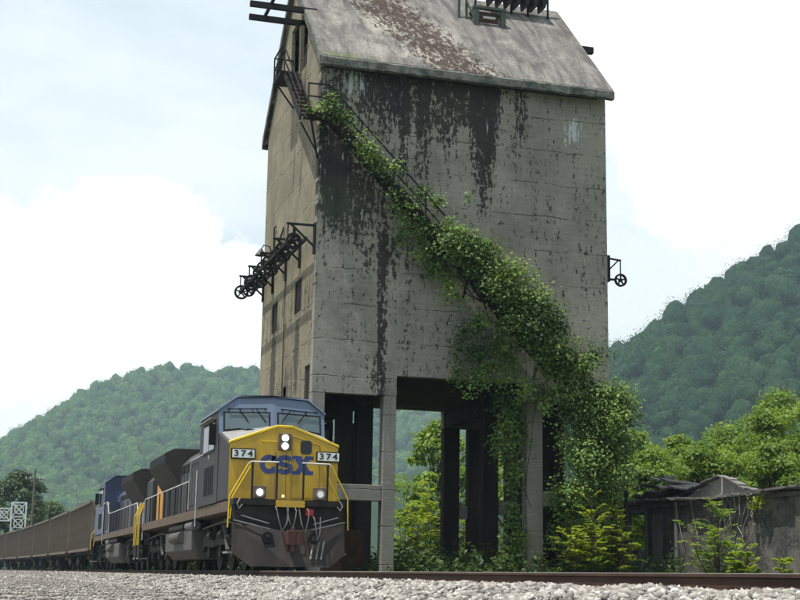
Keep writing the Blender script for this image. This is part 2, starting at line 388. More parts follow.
def roof_mat():
    m, nt, bs, ob, out = newmat('roof_concrete')
    x, y, z = xyz(nt, ob)
    run = comb(nt, x, y*0.3, 0.0)
    big = noise(nt, ob, 0.7, 5, 0.6, 0.6); st = noise(nt, run, 2.6, 6, 0.7, 0.5); fine = noise(nt, ob, 14, 5, 0.7); ms = noise(nt, comb(nt, x, y*0.75, 0.0), 5.0, 6, 0.74, 0.6)
    c = mixc(nt, st.step(0.3, 0.7), (0.065, 0.063, 0.062), (0.215, 0.206, 0.194))
    c = mixc(nt, big.step(0.5, 0.72)*0.5, c, (0.33, 0.315, 0.29))
    c = mixc(nt, noise(nt, run, 7, 4).step(0.5, 0.66)*0.6, c, (0.10, 0.093, 0.097))
    c = mixc(nt, fine.step(0.48, 0.62)*0.6, c, (0.085, 0.078, 0.076))
    # rusty brown lichen spreading in a ragged band down the left half
    q = ((x - 3.7 + (y - 2.0)*0.55)/1.9).pow(2.0)
    msk = (1.0 - q).max(-1.0)
    lich = (msk*0.72 + (ms - 0.5)*3.4 + (fine - 0.5)*1.4 - 0.36).step(0.0, 0.28)
    pale = (msk*0.5 + (big - 0.5)*2.0).step(0.1, 0.6)
    c = mixc(nt, pale*0.5, c, (0.36, 0.34, 0.30))
    c = mixc(nt, lich*0.9, c, mixc(nt, fine.step(0.4, 0.65), (0.014, 0.010, 0.009), (0.05, 0.024, 0.016)))
    gm = (y*-1.0).step(0.10, 0.40)*x.step(3.2, 0.2)*ms.step(0.35, 0.6)
    c = mixc(nt, gm*0.9, c, (0.055, 0.08, 0.02))
    crack = X(nt, voro(nt, ob, 0.9, 'DISTANCE_TO_EDGE')).step(0.02, 0.0)*x.step(5.5, 8.0)
    c = mixc(nt, crack*0.6, c, (0.10, 0.085, 0.075))
    setc(nt, bs, c); setf(nt, bs, 'Roughness', 0.9); bump(nt, bs, st + fine*0.6 + lich*0.5, 0.6, 0.04)
    m, nt, bs, ob, out = newmat('eave_concrete')
    a = noise(nt, ob, 2.5, 6, 0.7); b = noise(nt, ob, 12, 4)
    c = mixc(nt, a.step(0.35, 0.65), (0.045, 0.052, 0.047), (0.145, 0.148, 0.135)); c = mixc(nt, b.step(0.6, 0.75)*0.5, c, (0.22, 0.22, 0.2))
    setc(nt, bs, c); setf(nt, bs, 'Roughness', 0.92); bump(nt, bs, a + b*0.4, 0.6, 0.05)
roof_mat()

def ground_mats():
    m, nt, bs, ob, out = newmat('stone')
    at = nt.nodes.new('ShaderNodeAttribute'); at.attribute_name = 'shade'; s = X(nt, at.outputs['Fac'])
    f = noise(nt, ob, 30, 3)
    cr = nt.nodes.new('ShaderNodeValToRGB'); nt.links.new(s.so, cr.inputs[0]); e = cr.color_ramp.elements
    e[0].color = (0.06, 0.056, 0.052, 1); e[1].color = (0.46, 0.45, 0.44, 1)
    for p, k in ((0.25, (0.17, 0.16, 0.15, 1)), (0.5, (0.235, 0.22, 0.205, 1)), (0.8, (0.32, 0.30, 0.28, 1))):
        q = e.new(p); q.color = k
    setc(nt, bs, mixc(nt, f*0.5, cr.outputs[0], (0.25, 0.235, 0.215))); setf(nt, bs, 'Roughness', 0.88)
    m, nt, bs, ob, out = newmat('ballast_bed')
    v = nt.nodes.new('ShaderNodeTexVoronoi'); v.inputs['Scale'].default_value = 15; nt.links.new(ob, v.inputs['Vector'])
    g = X(nt, v.outputs[0]); rc = xyz(nt, v.outputs[1])[0]
    c = mixc(nt, rc, (0.15, 0.14, 0.125), (0.36, 0.34, 0.31)); c = mixc(nt, g.step(0.25, 0.55)*0.7, c, (0.1, 0.09, 0.08))
    setc(nt, bs, c); setf(nt, bs, 'Roughness', 0.9); bump(nt, bs, g*-1.0, 1.0, 0.04)
    m, nt, bs, ob, out = newmat('gravel_ground')
    v = nt.nodes.new('ShaderNodeTexVoronoi'); v.inputs['Scale'].default_value = 38; nt.links.new(ob, v.inputs['Vector'])
    g = X(nt, v.outputs[0]); rc = xyz(nt, v.outputs[1])[0]; a = noise(nt, ob, 0.6, 5, 0.6)
    c = mixc(nt, rc, (0.14, 0.132, 0.12), (0.27, 0.257, 0.236)); c = mixc(nt, a.step(0.4, 0.7)*0.4, c, (0.2, 0.18, 0.15))
    setc(nt, bs, c); setf(nt, bs, 'Roughness', 0.92); bump(nt, bs, g*-1.0, 0.8, 0.02)
    m, nt, bs, ob, out = newmat('meadow')
    a = noise(nt, ob, 0.05, 6, 0.6); f = noise(nt, ob, 3, 6, 0.7)
    c = mixc(nt, a, (0.035, 0.06, 0.02), (0.07, 0.095, 0.03)); c = mixc(nt, f.step(0.45, 0.7)*0.6, c, (0.10, 0.085, 0.05))
    setc(nt, bs, c); setf(nt, bs, 'Roughness', 0.95); bump(nt, bs, f, 0.8, 0.1)
    m, nt, bs, ob, out = newmat('hill_floor')
    a = noise(nt, ob, 0.08, 6, 0.65)
    setc(nt, bs, mixc(nt, a, (0.008, 0.022, 0.008), (0.018, 0.036, 0.012))); setf(nt, bs, 'Roughness', 1.0)
ground_mats()

def leaf_mat(name, dark, light, trans=0.35, tl=None):
    m = bpy.data.materials.new(name); m.use_nodes = True; nt = m.node_tree; nt.nodes.clear(); MATS[name] = m
    out = nt.nodes.new('ShaderNodeOutputMaterial'); bs = nt.nodes.new('ShaderNodeBsdfPrincipled'); tr = nt.nodes.new('ShaderNodeBsdfTranslucent')
    mx = nt.nodes.new('ShaderNodeMixShader'); mx.inputs[0].default_value = trans
    at = nt.nodes.new('ShaderNodeAttribute'); at.attribute_name = 'shade'; s = X(nt, at.outputs['Fac'])
    c = mixc(nt, s, dark, light); nt.links.new(c, bs.inputs['Base Color']); bs.inputs['Roughness'].default_value = 0.5
    bs.inputs['Specular IOR Level'].default_value = 0.22
    t = mixc(nt, 1.0, c, tl or (1.5, 1.35, 0.55), 'MULTIPLY'); nt.links.new(t, tr.inputs[0])
    nt.links.new(bs.outputs[0], mx.inputs[1]); nt.links.new(tr.outputs[0], mx.inputs[2]); nt.links.new(mx.outputs[0], out.inputs[0])
leaf_mat('vine_leaf', (0.024, 0.062, 0.015), (0.235, 0.345, 0.09), 0.45)
leaf_mat('tree_leaf', (0.045, 0.105, 0.016), (0.225, 0.325, 0.06), 0.45)
leaf_mat('tree_leaf_dark', (0.025, 0.05, 0.016), (0.065, 0.10, 0.03), 0.3)
leaf_mat('sapling_leaf', (0.10, 0.17, 0.015), (0.24, 0.31, 0.035), 0.5)
leaf_mat('weed_leaf', (0.03, 0.06, 0.018), (0.07, 0.11, 0.03), 0.35)
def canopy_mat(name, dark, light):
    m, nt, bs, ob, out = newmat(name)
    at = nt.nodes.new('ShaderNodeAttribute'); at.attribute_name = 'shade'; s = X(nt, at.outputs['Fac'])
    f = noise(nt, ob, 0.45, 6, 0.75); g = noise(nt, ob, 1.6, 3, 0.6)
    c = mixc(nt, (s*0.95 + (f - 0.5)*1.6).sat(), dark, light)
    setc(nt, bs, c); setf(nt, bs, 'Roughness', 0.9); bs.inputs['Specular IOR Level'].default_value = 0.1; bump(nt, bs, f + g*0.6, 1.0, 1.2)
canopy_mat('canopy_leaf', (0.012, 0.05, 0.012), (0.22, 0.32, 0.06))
canopy_mat('canopy_leaf_deep', (0.006, 0.028, 0.012), (0.085, 0.165, 0.04))

def shed_mats():
    m, nt, bs, ob, out = newmat('shed_board')
    x, y, z = xyz(nt, ob)
    oi = nt.nodes.new('ShaderNodeObjectInfo'); rnd = X(nt, oi.outputs['Random'])
    g = noise(nt, comb(nt, x, y, z*0.12), 18, 5, 0.7); b = noise(nt, ob, 1.1, 5, 0.65)
    c = mixc(nt, g.step(0.3, 0.75), (0.04, 0.037, 0.039), (0.17, 0.155, 0.15)); c = mixc(nt, b.step(0.45, 0.7)*0.6, c, (0.17, 0.155, 0.15))
    c = mixc(nt, rnd*0.5, c, (0.03, 0.027, 0.03))
    setc(nt, bs, c); setf(nt, bs, 'Roughness', 0.92); bump(nt, bs, g, 0.5, 0.01)
    m, nt, bs, ob, out = newmat('shed_roofing')
    oi = nt.nodes.new('ShaderNodeObjectInfo'); rnd = X(nt, oi.outputs['Random'])
    g = noise(nt, ob, 9, 5, 0.7); c = mixc(nt, g.step(0.3, 0.75), (0.09, 0.084, 0.082), (0.25, 0.235, 0.225)); c = mixc(nt, rnd*0.5, c, (0.05, 0.045, 0.046))
    setc(nt, bs, c); setf(nt, bs, 'Roughness', 0.92); bump(nt, bs, g, 0.5, 0.02)
    m, nt, bs, ob, out = newmat('shed_wall')
    a = noise(nt, ob, 1.2, 6, 0.68, 0.4); b = noise(nt, ob, 10, 4)
    c = mixc(nt, a.step(0.35, 0.7), (0.04, 0.039, 0.04), (0.15, 0.142, 0.132)); c = mixc(nt, b.step(0.5, 0.7)*0.6, c, (0.20, 0.19, 0.176)); c = mixc(nt, noise(nt, ob, 30, 4).step(0.5, 0.65)*0.6, c, (0.015, 0.015, 0.017))
    setc(nt, bs, c); setf(nt, bs, 'Roughness', 0.93); bump(nt, bs, a + b*0.5, 0.6, 0.03)
shed_mats()
# ------------------------------------------------------------------ setting: ground, hills, track
TC = 7.8                                   # lateral position of the track centre line
def track_x(y): return TC - max(0.0, y - 60.0)**2/3000.0
def track_a(y): return math.atan(2*max(0.0, y - 60.0)/3000.0)

g = MB(); nx = 24
gx = [-3000, -1200, -400, -120, 0, 120, 400, 1200, 3000]
idx = {}
for i, a in enumerate(gx):
    for j, b in enumerate(gx):
        idx[(i, j)] = len(g.v); g.v.append((a, b, -0.505))
for i in range(len(gx)-1):
    for j in range(len(gx)-1): g.f.append((idx[(i,j)], idx[(i+1,j)], idx[(i+1,j+1)], idx[(i,j+1)]))
tag(g.build('ground', 'meadow'), kind='structure')
g = MB()
ys = list(range(-40, 321, 10))
for k, y in enumerate(ys):
    g.v += [(track_x(y)-38, y, -0.5), (track_x(y)-3.3, y, -0.5)]
    if k: g.f.append((2*k-2, 2*k-1, 2*k+1, 2*k))
tag(g.build('gravel_yard', 'gravel_ground'), kind='structure')

# ballast bed
g = MB(); ys = [-30 + 2*k for k in range(226)]
prof = [(-3.7, -0.497), (-2.45, -0.205), (1.7, -0.205), (2.2, -0.496)]
for k, y in enumerate(ys):
    for (u, v) in prof: g.v.append((track_x(y)+u, y, v))
    if k:
        for q in range(3): g.f.append((4*k-4+q, 4*k-3+q, 4*k+1+q, 4*k+q))
tag(g.build('ballast_bed', 'ballast_bed'), kind='structure')

# ballast stones (uncountable): deformed icosahedra, coarser octahedra farther off
def stones(n, ylo, yhi, smin, smax, template, xlo=-3.9, xhi=-0.98, z_in=False):
    T, F = template
    y = ylo + (yhi-ylo)*RNG.random(n)**1.25; u = xlo + (xhi-xlo)*RNG.random(n)
    zb = np.interp(u, [-9.0, -3.7, -2.45, 1.7, 2.2], [-0.5, -0.497, -0.205, -0.205, -0.496])
    bumpy = 0.02*np.sin(y*1.7 + u*2.0) + 0.018*np.sin(y*4.1 - u*3.0)
    s = smin + (smax-smin)*RNG.random(n)**1.8
    tx = TC - np.maximum(0, y-60)**2/3000.0
    P = np.stack([tx+u, y, zb + np.maximum(0, bumpy) + s*0.18], 1)
    A = RNG.normal(size=(n, 3, 3)); Q, _ = np.linalg.qr(A)
    k = len(T)
    V = T[None] * (1 + 0.95*(RNG.random((n, k, 1))-0.5)) * (0.55 + 0.75*RNG.random((n, 1, 3)))
    V = np.einsum('nij,nkj->nki', Q, V) * s[:, None, None]*0.5
    V[:, :, 2] *= 0.8
    V = V + P[:, None, :]
    FF = (F[None] + (np.arange(n)*k)[:, None, None]).reshape(-1, 3)
    return V.reshape(-1, 3), FF, np.repeat(RNG.random(n), len(F))
bm = bmesh.new(); bmesh.ops.create_icosphere(bm, subdivisions=1, radius=1); bm.verts.ensure_lookup_table()
ICO = (np.array([v.co[:] for v in bm.verts]), np.array([[v.index for v in f.verts] for f in bm.faces])); bm.free()
bm = bmesh.new(); bmesh.ops.create_icosphere(bm, subdivisions=2, radius=1); ICO2 = (np.array([v.co[:] for v in bm.verts]), np.array([[v.index for v in f.verts] for f in bm.faces])); bm.free()
bm = bmesh.new(); bmesh.ops.create_icosphere(bm, subdivisions=3, radius=1); ICO3 = (np.array([v.co[:] for v in bm.verts]), np.array([[v.index for v in f.verts] for f in bm.faces])); bm.free()
OCT = (np.array([(1,0,0),(-1,0,0),(0,1,0),(0,-1,0),(0,0,1),(0,0,-1)], float), np.array([(0,2,4),(2,1,4),(1,3,4),(3,0,4),(2,0,5),(1,2,5),(3,1,5),(0,3,5)]))
def joinv(parts):
    V, F, S, o = [], [], [], 0
    for v, f, s in parts: V.append(v); F.append(f+o); S.append(s); o += len(v)
    return np.concatenate(V), np.concatenate(F), np.concatenate(S)
V, F, S = joinv([stones(21000, 6, 26, 0.04, 0.10, ICO), stones(18000, 26, 80, 0.045, 0.11, OCT), stones(5000, 80, 240, 0.07, 0.17, OCT),
                 stones(7000, 4, 40, 0.05, 0.11, OCT, -0.6, 2.1),
                 stones(20000, 9, 70, 0.025, 0.075, OCT, -9.0, -3.6), stones(6000, 70, 230, 0.07, 0.16, OCT, -9.0, -3.6)])
st = npmesh('ballast_stones', V, F, 'stone', shade=S)
tag(st, 'loose pale grey ballast stones heaped beside the near rail', 'gravel', kind='stuff')

# track: two rails, ties, spikes
trk = tag(empty('railway_track', (0, 0, 0)), kind='structure')
RP = [(-.075,-.185),(.075,-.185),(.075,-.172),(.012,-.155),(.012,-.05),(.037,-.038),(.037,-.006),(.03,0),(-.03,0),(-.037,-.006),(-.037,-.038),(-.012,-.05),(-.012,-.155),(-.075,-.172)]
for side in (-1, 1):
    m = MB(); n = len(RP); yy = [-12 + 1.5*k for k in range(48)] + [60 + 4*k for k in range(86)]
    for k, y in enumerate(yy):
        cx = track_x(y) + side*0.7545
        for (u, v) in RP: m.v.append((cx+u, y, v))
        if k:
            for q in range(n): m.f.append((n*(k-1)+q, n*(k-1)+(q+1) % n, n*k+(q+1) % n, n*k+q))
    o = m.build('rail', 'rail_rust', trk); o.data.materials.append(MATS['rail_shine'])
    for p in o.data.polygons:
        if p.center.z > -0.0045 and abs(p.normal.z) > 0.7: p.material_index = 1
tm = None
for k in range(118):
    y = -5 + k*0.55
    if tm is None:
        m = MB().box(-1.3, 1.3, -.115, .115, -.36, -.187); t0 = m.build('tie', 'tie_wood', trk); tm = t0.data; t0.location = (TC, y, 0)
    else:
        t = bpy.data.objects.new('tie', tm); COL.objects.link(t); t.parent = trk; t.location = (TC, y, 0); t.rotation_euler = (0, 0, random.uniform(-.02, .02))
m = MB()
for k in range(118):
    y = -5 + k*0.55
    for side in (-1, 1):
        cx = TC + side*0.7545
        for dx_, dy_ in ((-.10, .05), (.10, -.05)):
            m.box(cx+dx_-.014, cx+dx_+.014, y+dy_-.012, y+dy_+.012, -.187, -.145); m.box(cx+dx_-.028*(1 if dx_ > 0 else -.4), cx+dx_+.028*(1 if dx_ < 0 else -.4)+.012, y+dy_-.018, y+dy_+.018, -.146, -.128)
o = m.build('rail_spikes', 'rust_steel', trk); o['kind'] = 'stuff'

# ------------------------------------------------------------------ wooded hills
def hill(name, ridge, front, back, step, seed, lump):
    rg = np.random.default_rng(seed); Rr = np.array(ridge, float)
    x0, x1 = Rr[:,0].min()-front, Rr[:,0].max()+front; y0, y1 = Rr[:,1].min()-front*1.1, Rr[:,1].max()+back
    X_, Y_ = np.meshgrid(np.arange(x0, x1, step), np.arange(y0, y1, step)); P = np.stack([X_.ravel(), Y_.ravel()], 1)
    bd = np.full(len(P), 1e9); bh = np.zeros(len(P))
    for a, b in zip(Rr[:-1], Rr[1:]):
        d = b[:2]-a[:2]; L2 = d@d; t = np.clip(((P-a[:2])@d)/L2, 0, 1); q = a[:2] + t[:, None]*d
        D = np.hypot(*(P-q).T); h = a[2] + t*(b[2]-a[2]); k = D < bd; bd[k] = D[k]; bh[k] = h[k]
    # spurs and gullies running down the slope
    ph = rg.random(6)*6.28
    wav = sum(np.sin(P[:,0]*k/lump + P[:,1]*k2/lump + p)/(i+1.4) for i, (k, k2, p) in enumerate(zip((1, 1.7, 2.9, 4.3), (.6, -1.1, 1.9, -2.7), ph)))
    tt = np.clip(bd/front, 0, 1); Z = bh*(1 - tt**0.92)*(1 + 0.0*wav) + wav*10.0*np.sin(np.pi*np.clip(tt, 0, 1)) - 2.5*tt
    return X_.shape, P, Z, bd
def hill_obj(name, ridge, front, back, step, seed, lump, mat, tree_r, density, quads, qsize, yrange, label, nq=110):
    shp, P, Z, bd = hill(name, ridge, front, back, step, seed, lump)
    V = np.column_stack([P, Z-1.5]); ny, nx = shp
    I = np.arange(ny*nx).reshape(ny, nx)
    F = np.stack([I[:-1,:-1].ravel(), I[:-1,1:].ravel(), I[1:,1:].ravel(), I[1:,:-1].ravel()], 1)
    keep = (Z[F].max(1) > 0.0); o = npmesh(name, V, F[keep], 'hill_floor', smooth=True); tag(o, kind='structure')
    rg = np.random.default_rng(seed+5)
    # crowns
    area = step*step; n = int(len(P)*area*density)
    pick = rg.integers(0, len(P), n); C = P[pick] + (rg.random((n, 2))-.5)*step
    gx_ = np.clip((C[:, 0]-P[0, 0])/step, 0, nx-1.001); gy_ = np.clip((C[:, 1]-P[0, 1])/step, 0, ny-1.001); ix, iy = gx_.astype(int), gy_.astype(int); fx_, fy_ = gx_-ix, gy_-iy; ZG = Z.reshape(ny, nx)
    zc = (ZG[iy, ix]*(1-fx_) + ZG[iy, ix+1]*fx_)*(1-fy_) + (ZG[iy+1, ix]*(1-fx_) + ZG[iy+1, ix+1]*fx_)*fy_ - 1.5
    ok = (zc > -1) & yrange(C[:,0], C[:,1], bd[pick]); C = C[ok]; zc = zc[ok]; n = len(C)
    r = tree_r*(0.5 + 0.85*rg.random(n)); hgt = r*(0.8 + 0.7*rg.random(n))
    # lumpy crowns with ragged leaf clumps breaking their outline
    T, F0 = quads
    k = len(T); az = rg.random(n)*6.28; ca, sa = np.cos(az), np.sin(az)
    D = np.empty((n, k, 3)); D[:, :, 0] = ca[:, None]*T[:, 0] - sa[:, None]*T[:, 1]; D[:, :, 1] = sa[:, None]*T[:, 0] + ca[:, None]*T[:, 1]; D[:, :, 2] = T[:, 2]
    p = rg.random((n, 1, 6))*6.28
    lob = 1 + .16*np.sin(D[:, :, 0]*4.1+p[:, :, 0])*np.sin(D[:, :, 1]*4.6+p[:, :, 1]) + .13*np.sin(D[:, :, 2]*6+p[:, :, 2])*np.sin((D[:, :, 0]+D[:, :, 1])*6+p[:, :, 3]) + .10*rg.normal(size=(n, k))
    q = D*.74*lob[:, :, None]*np.stack([r, r, hgt], 1)[:, None, :] + np.column_stack([C, zc + r*0.5])[:, None, :]
    FF = (F0[None] + (np.arange(n)*k)[:, None, None]).reshape(-1, 3); q = q.reshape(-1, 3)
    tt0 = np.clip(.05 + .8*rg.random(n), 0, 1); tone = np.repeat(tt0*.2, len(F0))  # crown cores toned dark: painted depth shade between the clumps
    d = rg.normal(size=(n, nq, 3)); d[:, :, 2] = np.abs(d[:, :, 2])*1.1 - .12; d /= np.linalg.norm(d, axis=2, keepdims=True)
    ctr = d*(.72 + .42*rg.random((n, nq, 1)))*np.stack([r, r, hgt], 1)[:, None, :] + np.column_stack([C, zc + r*0.45])[:, None, :]
    nn = d + np.array([0, 0, .25]) + .5*rg.normal(size=d.shape); nn /= np.linalg.norm(nn, axis=2, keepdims=True); a = np.cross(nn, rg.normal(size=d.shape)); a /= np.linalg.norm(a, axis=2, keepdims=True); b = np.cross(nn, a)
    s = qsize*(.35 + .6*rg.random((n, nq, 1)))
    q2 = np.stack([ctr - a*s, ctr + b*s*.8, ctr + a*s], 2).reshape(-1, 3); F2 = np.arange(len(q2)).reshape(-1, 3) + len(q)
    q = np.concatenate([q, q2]); FF = np.concatenate([FF, F2]); tone = np.concatenate([tone, np.clip(np.repeat(tt0, nq)*.7 + .3*rg.random(len(F2)) - .15 + .35*np.clip(d[:, :, 2], 0, 1).ravel(), 0, 1)])  # clumps toned lighter towards the crown top, light from above in the colour
    print('crowns', n, 'tris', len(FF))
    c = npmesh('forest_canopy', q, FF, mat, shade=tone); tag(c, label, 'forest', kind='stuff')
SC = 1.75
LH = [(a*SC, b*SC, c_*SC*1.03) for a, b, c_ in [(-260,1060,20),(-113,982,22),(-51,938,38),(8,885,56),(41,850,87),(70,828,109),(98,818,114),(125,821,115),(153,823,117),(201,829,120),(249,836,120),(318,839,112),(381,823,90),(470,800,86)]]
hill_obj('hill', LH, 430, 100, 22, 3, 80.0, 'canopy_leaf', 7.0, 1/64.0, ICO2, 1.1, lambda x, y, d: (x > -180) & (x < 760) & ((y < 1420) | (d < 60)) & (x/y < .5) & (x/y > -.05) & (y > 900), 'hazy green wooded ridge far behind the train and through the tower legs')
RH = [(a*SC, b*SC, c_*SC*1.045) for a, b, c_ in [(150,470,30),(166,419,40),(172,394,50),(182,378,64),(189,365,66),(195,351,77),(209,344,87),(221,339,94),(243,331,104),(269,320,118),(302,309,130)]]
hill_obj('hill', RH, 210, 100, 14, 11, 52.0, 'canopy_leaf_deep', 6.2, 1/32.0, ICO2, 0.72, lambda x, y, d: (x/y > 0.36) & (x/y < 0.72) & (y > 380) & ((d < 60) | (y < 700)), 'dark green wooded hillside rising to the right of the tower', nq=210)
# ------------------------------------------------------------------ coaling tower (own metres: x 0..10.65 along the face, y 0..9.18 away, z from rail top)
TW, TL = 10.65, 9.18
tower = empty('coaling_tower', (10.10, 44.0, 0.0))
tag(tower, 'tall stained concrete coaling tower with steep gabled roof standing on columns beside the track', 'coaling tower')
front = slab([0, TW], [5.82, 17.05], [(2.9, 7.56, 5.82, 6.5)], 0.0, 0.35, lambda u, v, t: (u, t, v)).build('wall', 'concrete_front', tower)
front['label'] = 'shaded front wall with black water streaks'
lw = slab([0.352, TL], [5.5, 17.05], [(0.42, 1.2, 5.5, 6.8), (2.05, 3.2, 8.9, 10.1), (6.1, 7.2, 8.85, 10.0)], 0.0, 0.35, lambda u, v, t: (t, u, v)).build('wall', 'concrete_left', tower)
lw['label'] = 'sunlit tan side wall above the train'
slab([0.352, TL], [5.82, 17.05], [], TW-0.35, TW, lambda u, v, t: (t, u, v)).build('wall', 'concrete', tower)
slab([0.352, TW-0.352], [5.82, 17.05], [(2.9, 7.5, 5.82, 6.5)], TL-0.35, TL, lambda u, v, t: (u, t, v)).build('wall', 'concrete', tower)
# gables, clipped by the roof planes
def gable(x0, x1, holes, mat):
    m = slab([0, TL], [17.052, 22.3], holes, x0, x1, lambda u, v, t: (t, u, v))
    o = m.build('gable', mat, tower); bm = bmesh.new(); bm.from_mesh(o.data)
    for no, co in (((0, -1, 1), (0, 0, 17.33)), ((0, 1, 1), (0, TL, 17.33))):
        bmesh.ops.bisect_plane(bm, geom=bm.verts[:]+bm.edges[:]+bm.faces[:], plane_co=co, plane_no=no, clear_outer=True)
    bm.to_mesh(o.data); bm.free(); return o
gable(0.0, 0.13, [(2.3, 3.5, 18.0, 20.3), (3.75, 5.1, 18.0, 20.3)], 'concrete_left'); gable(TW-0.35, TW, [], 'concrete')
MB().box(.36, .42, 2.25, 6.9, 17.06, 19.5).build('gable_dark_sheet', 'sooty_shaded_concrete', tower)  # dark sheet added behind the gable openings for their inner shade
# roof slabs with thick eave lips
RT = 0.24
mid = TL/2
for s in (0, 1):
    pr = [(-0.50, 16.98), (mid, 22.07), (mid, 22.07+RT*1.41), (-0.50, 16.98+RT*1.41)]
    if s: pr = [(TL-a, b) for a, b in pr]; pr = [(max(a, mid+0.002), b) for a, b in pr]
    rf = MB().prism(pr, 'x', -0.12, TW+0.10).build('roof', 'roof_concrete', tower)
    e = [(-0.56, 16.93), (-0.44, 16.93), (-0.44, 17.0), (-0.502, 17.0), (-0.502, 17.33), (-0.56, 17.27)]
    # worn, wavering lip along the eave
    m = MB(); n = 60
    for k in range(n+1):
        x = -0.125 + (TW+0.23)*k/n; w1 = random.uniform(-.035, .03); w2 = random.uniform(-.03, .02)
        for (a, b) in [(-0.57+w2*.6, 16.97+w1*.6), (-0.40, 16.95+w1*.5), (-0.38, 17.02), (-0.505, 17.06), (-0.505, 17.30+w2*.5), (-0.57+w2*.6, 17.23+w2*.6)]:
            m.v.append((x, TL-a if s else a, b))
        if k:
            for q in range(6): m.f.append((6*(k-1)+q, 6*(k-1)+(q+1) % 6, 6*k+(q+1) % 6, 6*k+q))
    m.f.append(tuple(range(6))); m.f.append(tuple(range(6*n, 6*n+6)))
    m.build('eave_lip', 'eave_concrete', rf)
    vg = [(-0.50, 16.95), (mid-.002 if not s else mid, 22.04), (mid-.002, 22.43), (-0.50, 17.34)]
    vg = [(-0.48, 16.94), (mid-.004, 22.02), (mid-.004, 22.40), (-0.48, 17.31)]
    if s: vg = [(TL-a, b) for a, b in vg]
    MB().prism(vg, 'x', -0.17, -0.122).build('verge_board', 'eave_concrete', rf)
# bin floor and hopper bottoms
MB().box(0.36, TW-.36, 0.36, TL-.36, 6.56, 6.85).build('bin_floor', 'sooty_shaded_concrete', tower)
for x0 in (2.95, 5.3): 
    m = MB(); m.loft([(x0,.5,6.55),(x0+2.2,.5,6.55),(x0+2.2,TL-.5,6.55),(x0,TL-.5,6.55)], [(x0+.5,2.4,6.32),(x0+1.7,2.4,6.32),(x0+1.7,6.6,6.32),(x0+.5,6.6,6.32)]); m.build('hopper_chute', 'dark_steel', tower)
# columns: front row, middle row, rear row
ch = 0.0
def column(x0, x1, y0, y1, z1, mat='concrete'):
    return MB().box(x0, x1, y0, y1, -0.5, z1).build('column', mat, tower, bevel=0.03)
for x0, x1, z1 in ((0.003, .45, 5.815), (2.46, 2.898, 5.815), (7.562, 8.15, 5.815), (10.2, 10.647, 5.815)): column(x0, x1, 0.003, .5, z1)
for x0, x1 in ((0.0, .5), (1.94, 2.50), (2.66, 3.26), (7.5, 8.1), (8.9, 9.4), (10.2, 10.65)): column(x0, x1, 4.15, 4.65, 6.55, 'sooty_shaded_concrete')
for x0, x1 in ((0.003, .45), (2.46, 2.897), (3.30, 3.85), (7.503, 8.17), (8.56, 9.3), (10.2, 10.647)): column(x0, x1, TL-.45, TL-.003, 5.815, 'sooty_shaded_concrete')
# braces and beams
for a in ((0.46, 2.45, .06, .44, 2.33, 2.85), (8.16, 10.19, .06, .44, 2.33, 2.85), (0.51, 1.93, 4.2, 4.6, 2.33, 2.8), (8.12, 8.88, 4.2, 4.6, 2.2, 2.7), (8.18, 8.55, TL-.40, TL-.05, 2.2, 2.7)):
    MB().box(*a).build('brace', 'concrete', tower, bevel=0.02)
for x0, x1 in ((2.48, 2.88), (7.58, 8.1)):
    MB().box(x0, x1, .51, 4.14, 5.9, 6.5).build('beam', 'sooty_shaded_concrete', tower); MB().box(x0, x1, 4.66, TL-.46, 5.9, 6.5).build('beam', 'sooty_shaded_concrete', tower)
MB().box(0.46, 2.45, 2.2, 2.45, -.5, 1.45).build('bulkhead', 'rust_steel', tower); MB().box(8.2, 10.15, 3.2, 3.45, -.5, 2.2).build('bulkhead', 'sooty_shaded_concrete', tower)
for x0 in (8.9, 9.5): MB().box(x0, x0+.4, 2.2, 2.7, -.5, 6.5).build('column', 'sooty_shaded_concrete', tower)
# open windows: frames, with a dark sheet in place of the shade inside
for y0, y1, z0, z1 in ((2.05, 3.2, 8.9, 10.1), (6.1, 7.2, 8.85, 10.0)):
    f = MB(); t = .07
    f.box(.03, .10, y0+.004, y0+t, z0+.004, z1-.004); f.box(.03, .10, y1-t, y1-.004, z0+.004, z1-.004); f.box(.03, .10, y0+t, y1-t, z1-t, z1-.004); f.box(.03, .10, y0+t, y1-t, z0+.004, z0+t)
    fo = f.build('window', 'dark_steel', tower); MB().box(.06, .08, y0+t, y1-t, z0+t, z1-t).build('opening_dark_sheet', 'dark_steel', fo)
MB().box(.05, .10, .424, 1.196, 5.52, 6.796).build('doorway_dark_panel', 'dark_steel', tower)  # dark panel put in the doorway recess to stand for its shade
# projecting hoist beams
hb = MB().box(-2.15, .3, 2.25, 2.40, 19.93, 20.13).build('hoist_beam', 'dark_steel', tower); MB().box(-1.95, .3, 3.5, 3.65, 19.95, 20.15).build('hoist_beam', 'dark_steel', tower)
MB().bar((-1.35, 2.0, 20.18), (-1.35, 3.95, 20.18), .1, .1).build('cross_bar', 'dark_steel', hb); MB().bar((-1.35, 2.3, 20.2), (-1.2, 2.3, 20.55), .06).build('hook', 'dark_steel', hb)
MB().box(TW-.2, TW+.75, 2.55, 2.75, 19.95, 20.2).build('hoist_beam', 'dark_steel', tower)

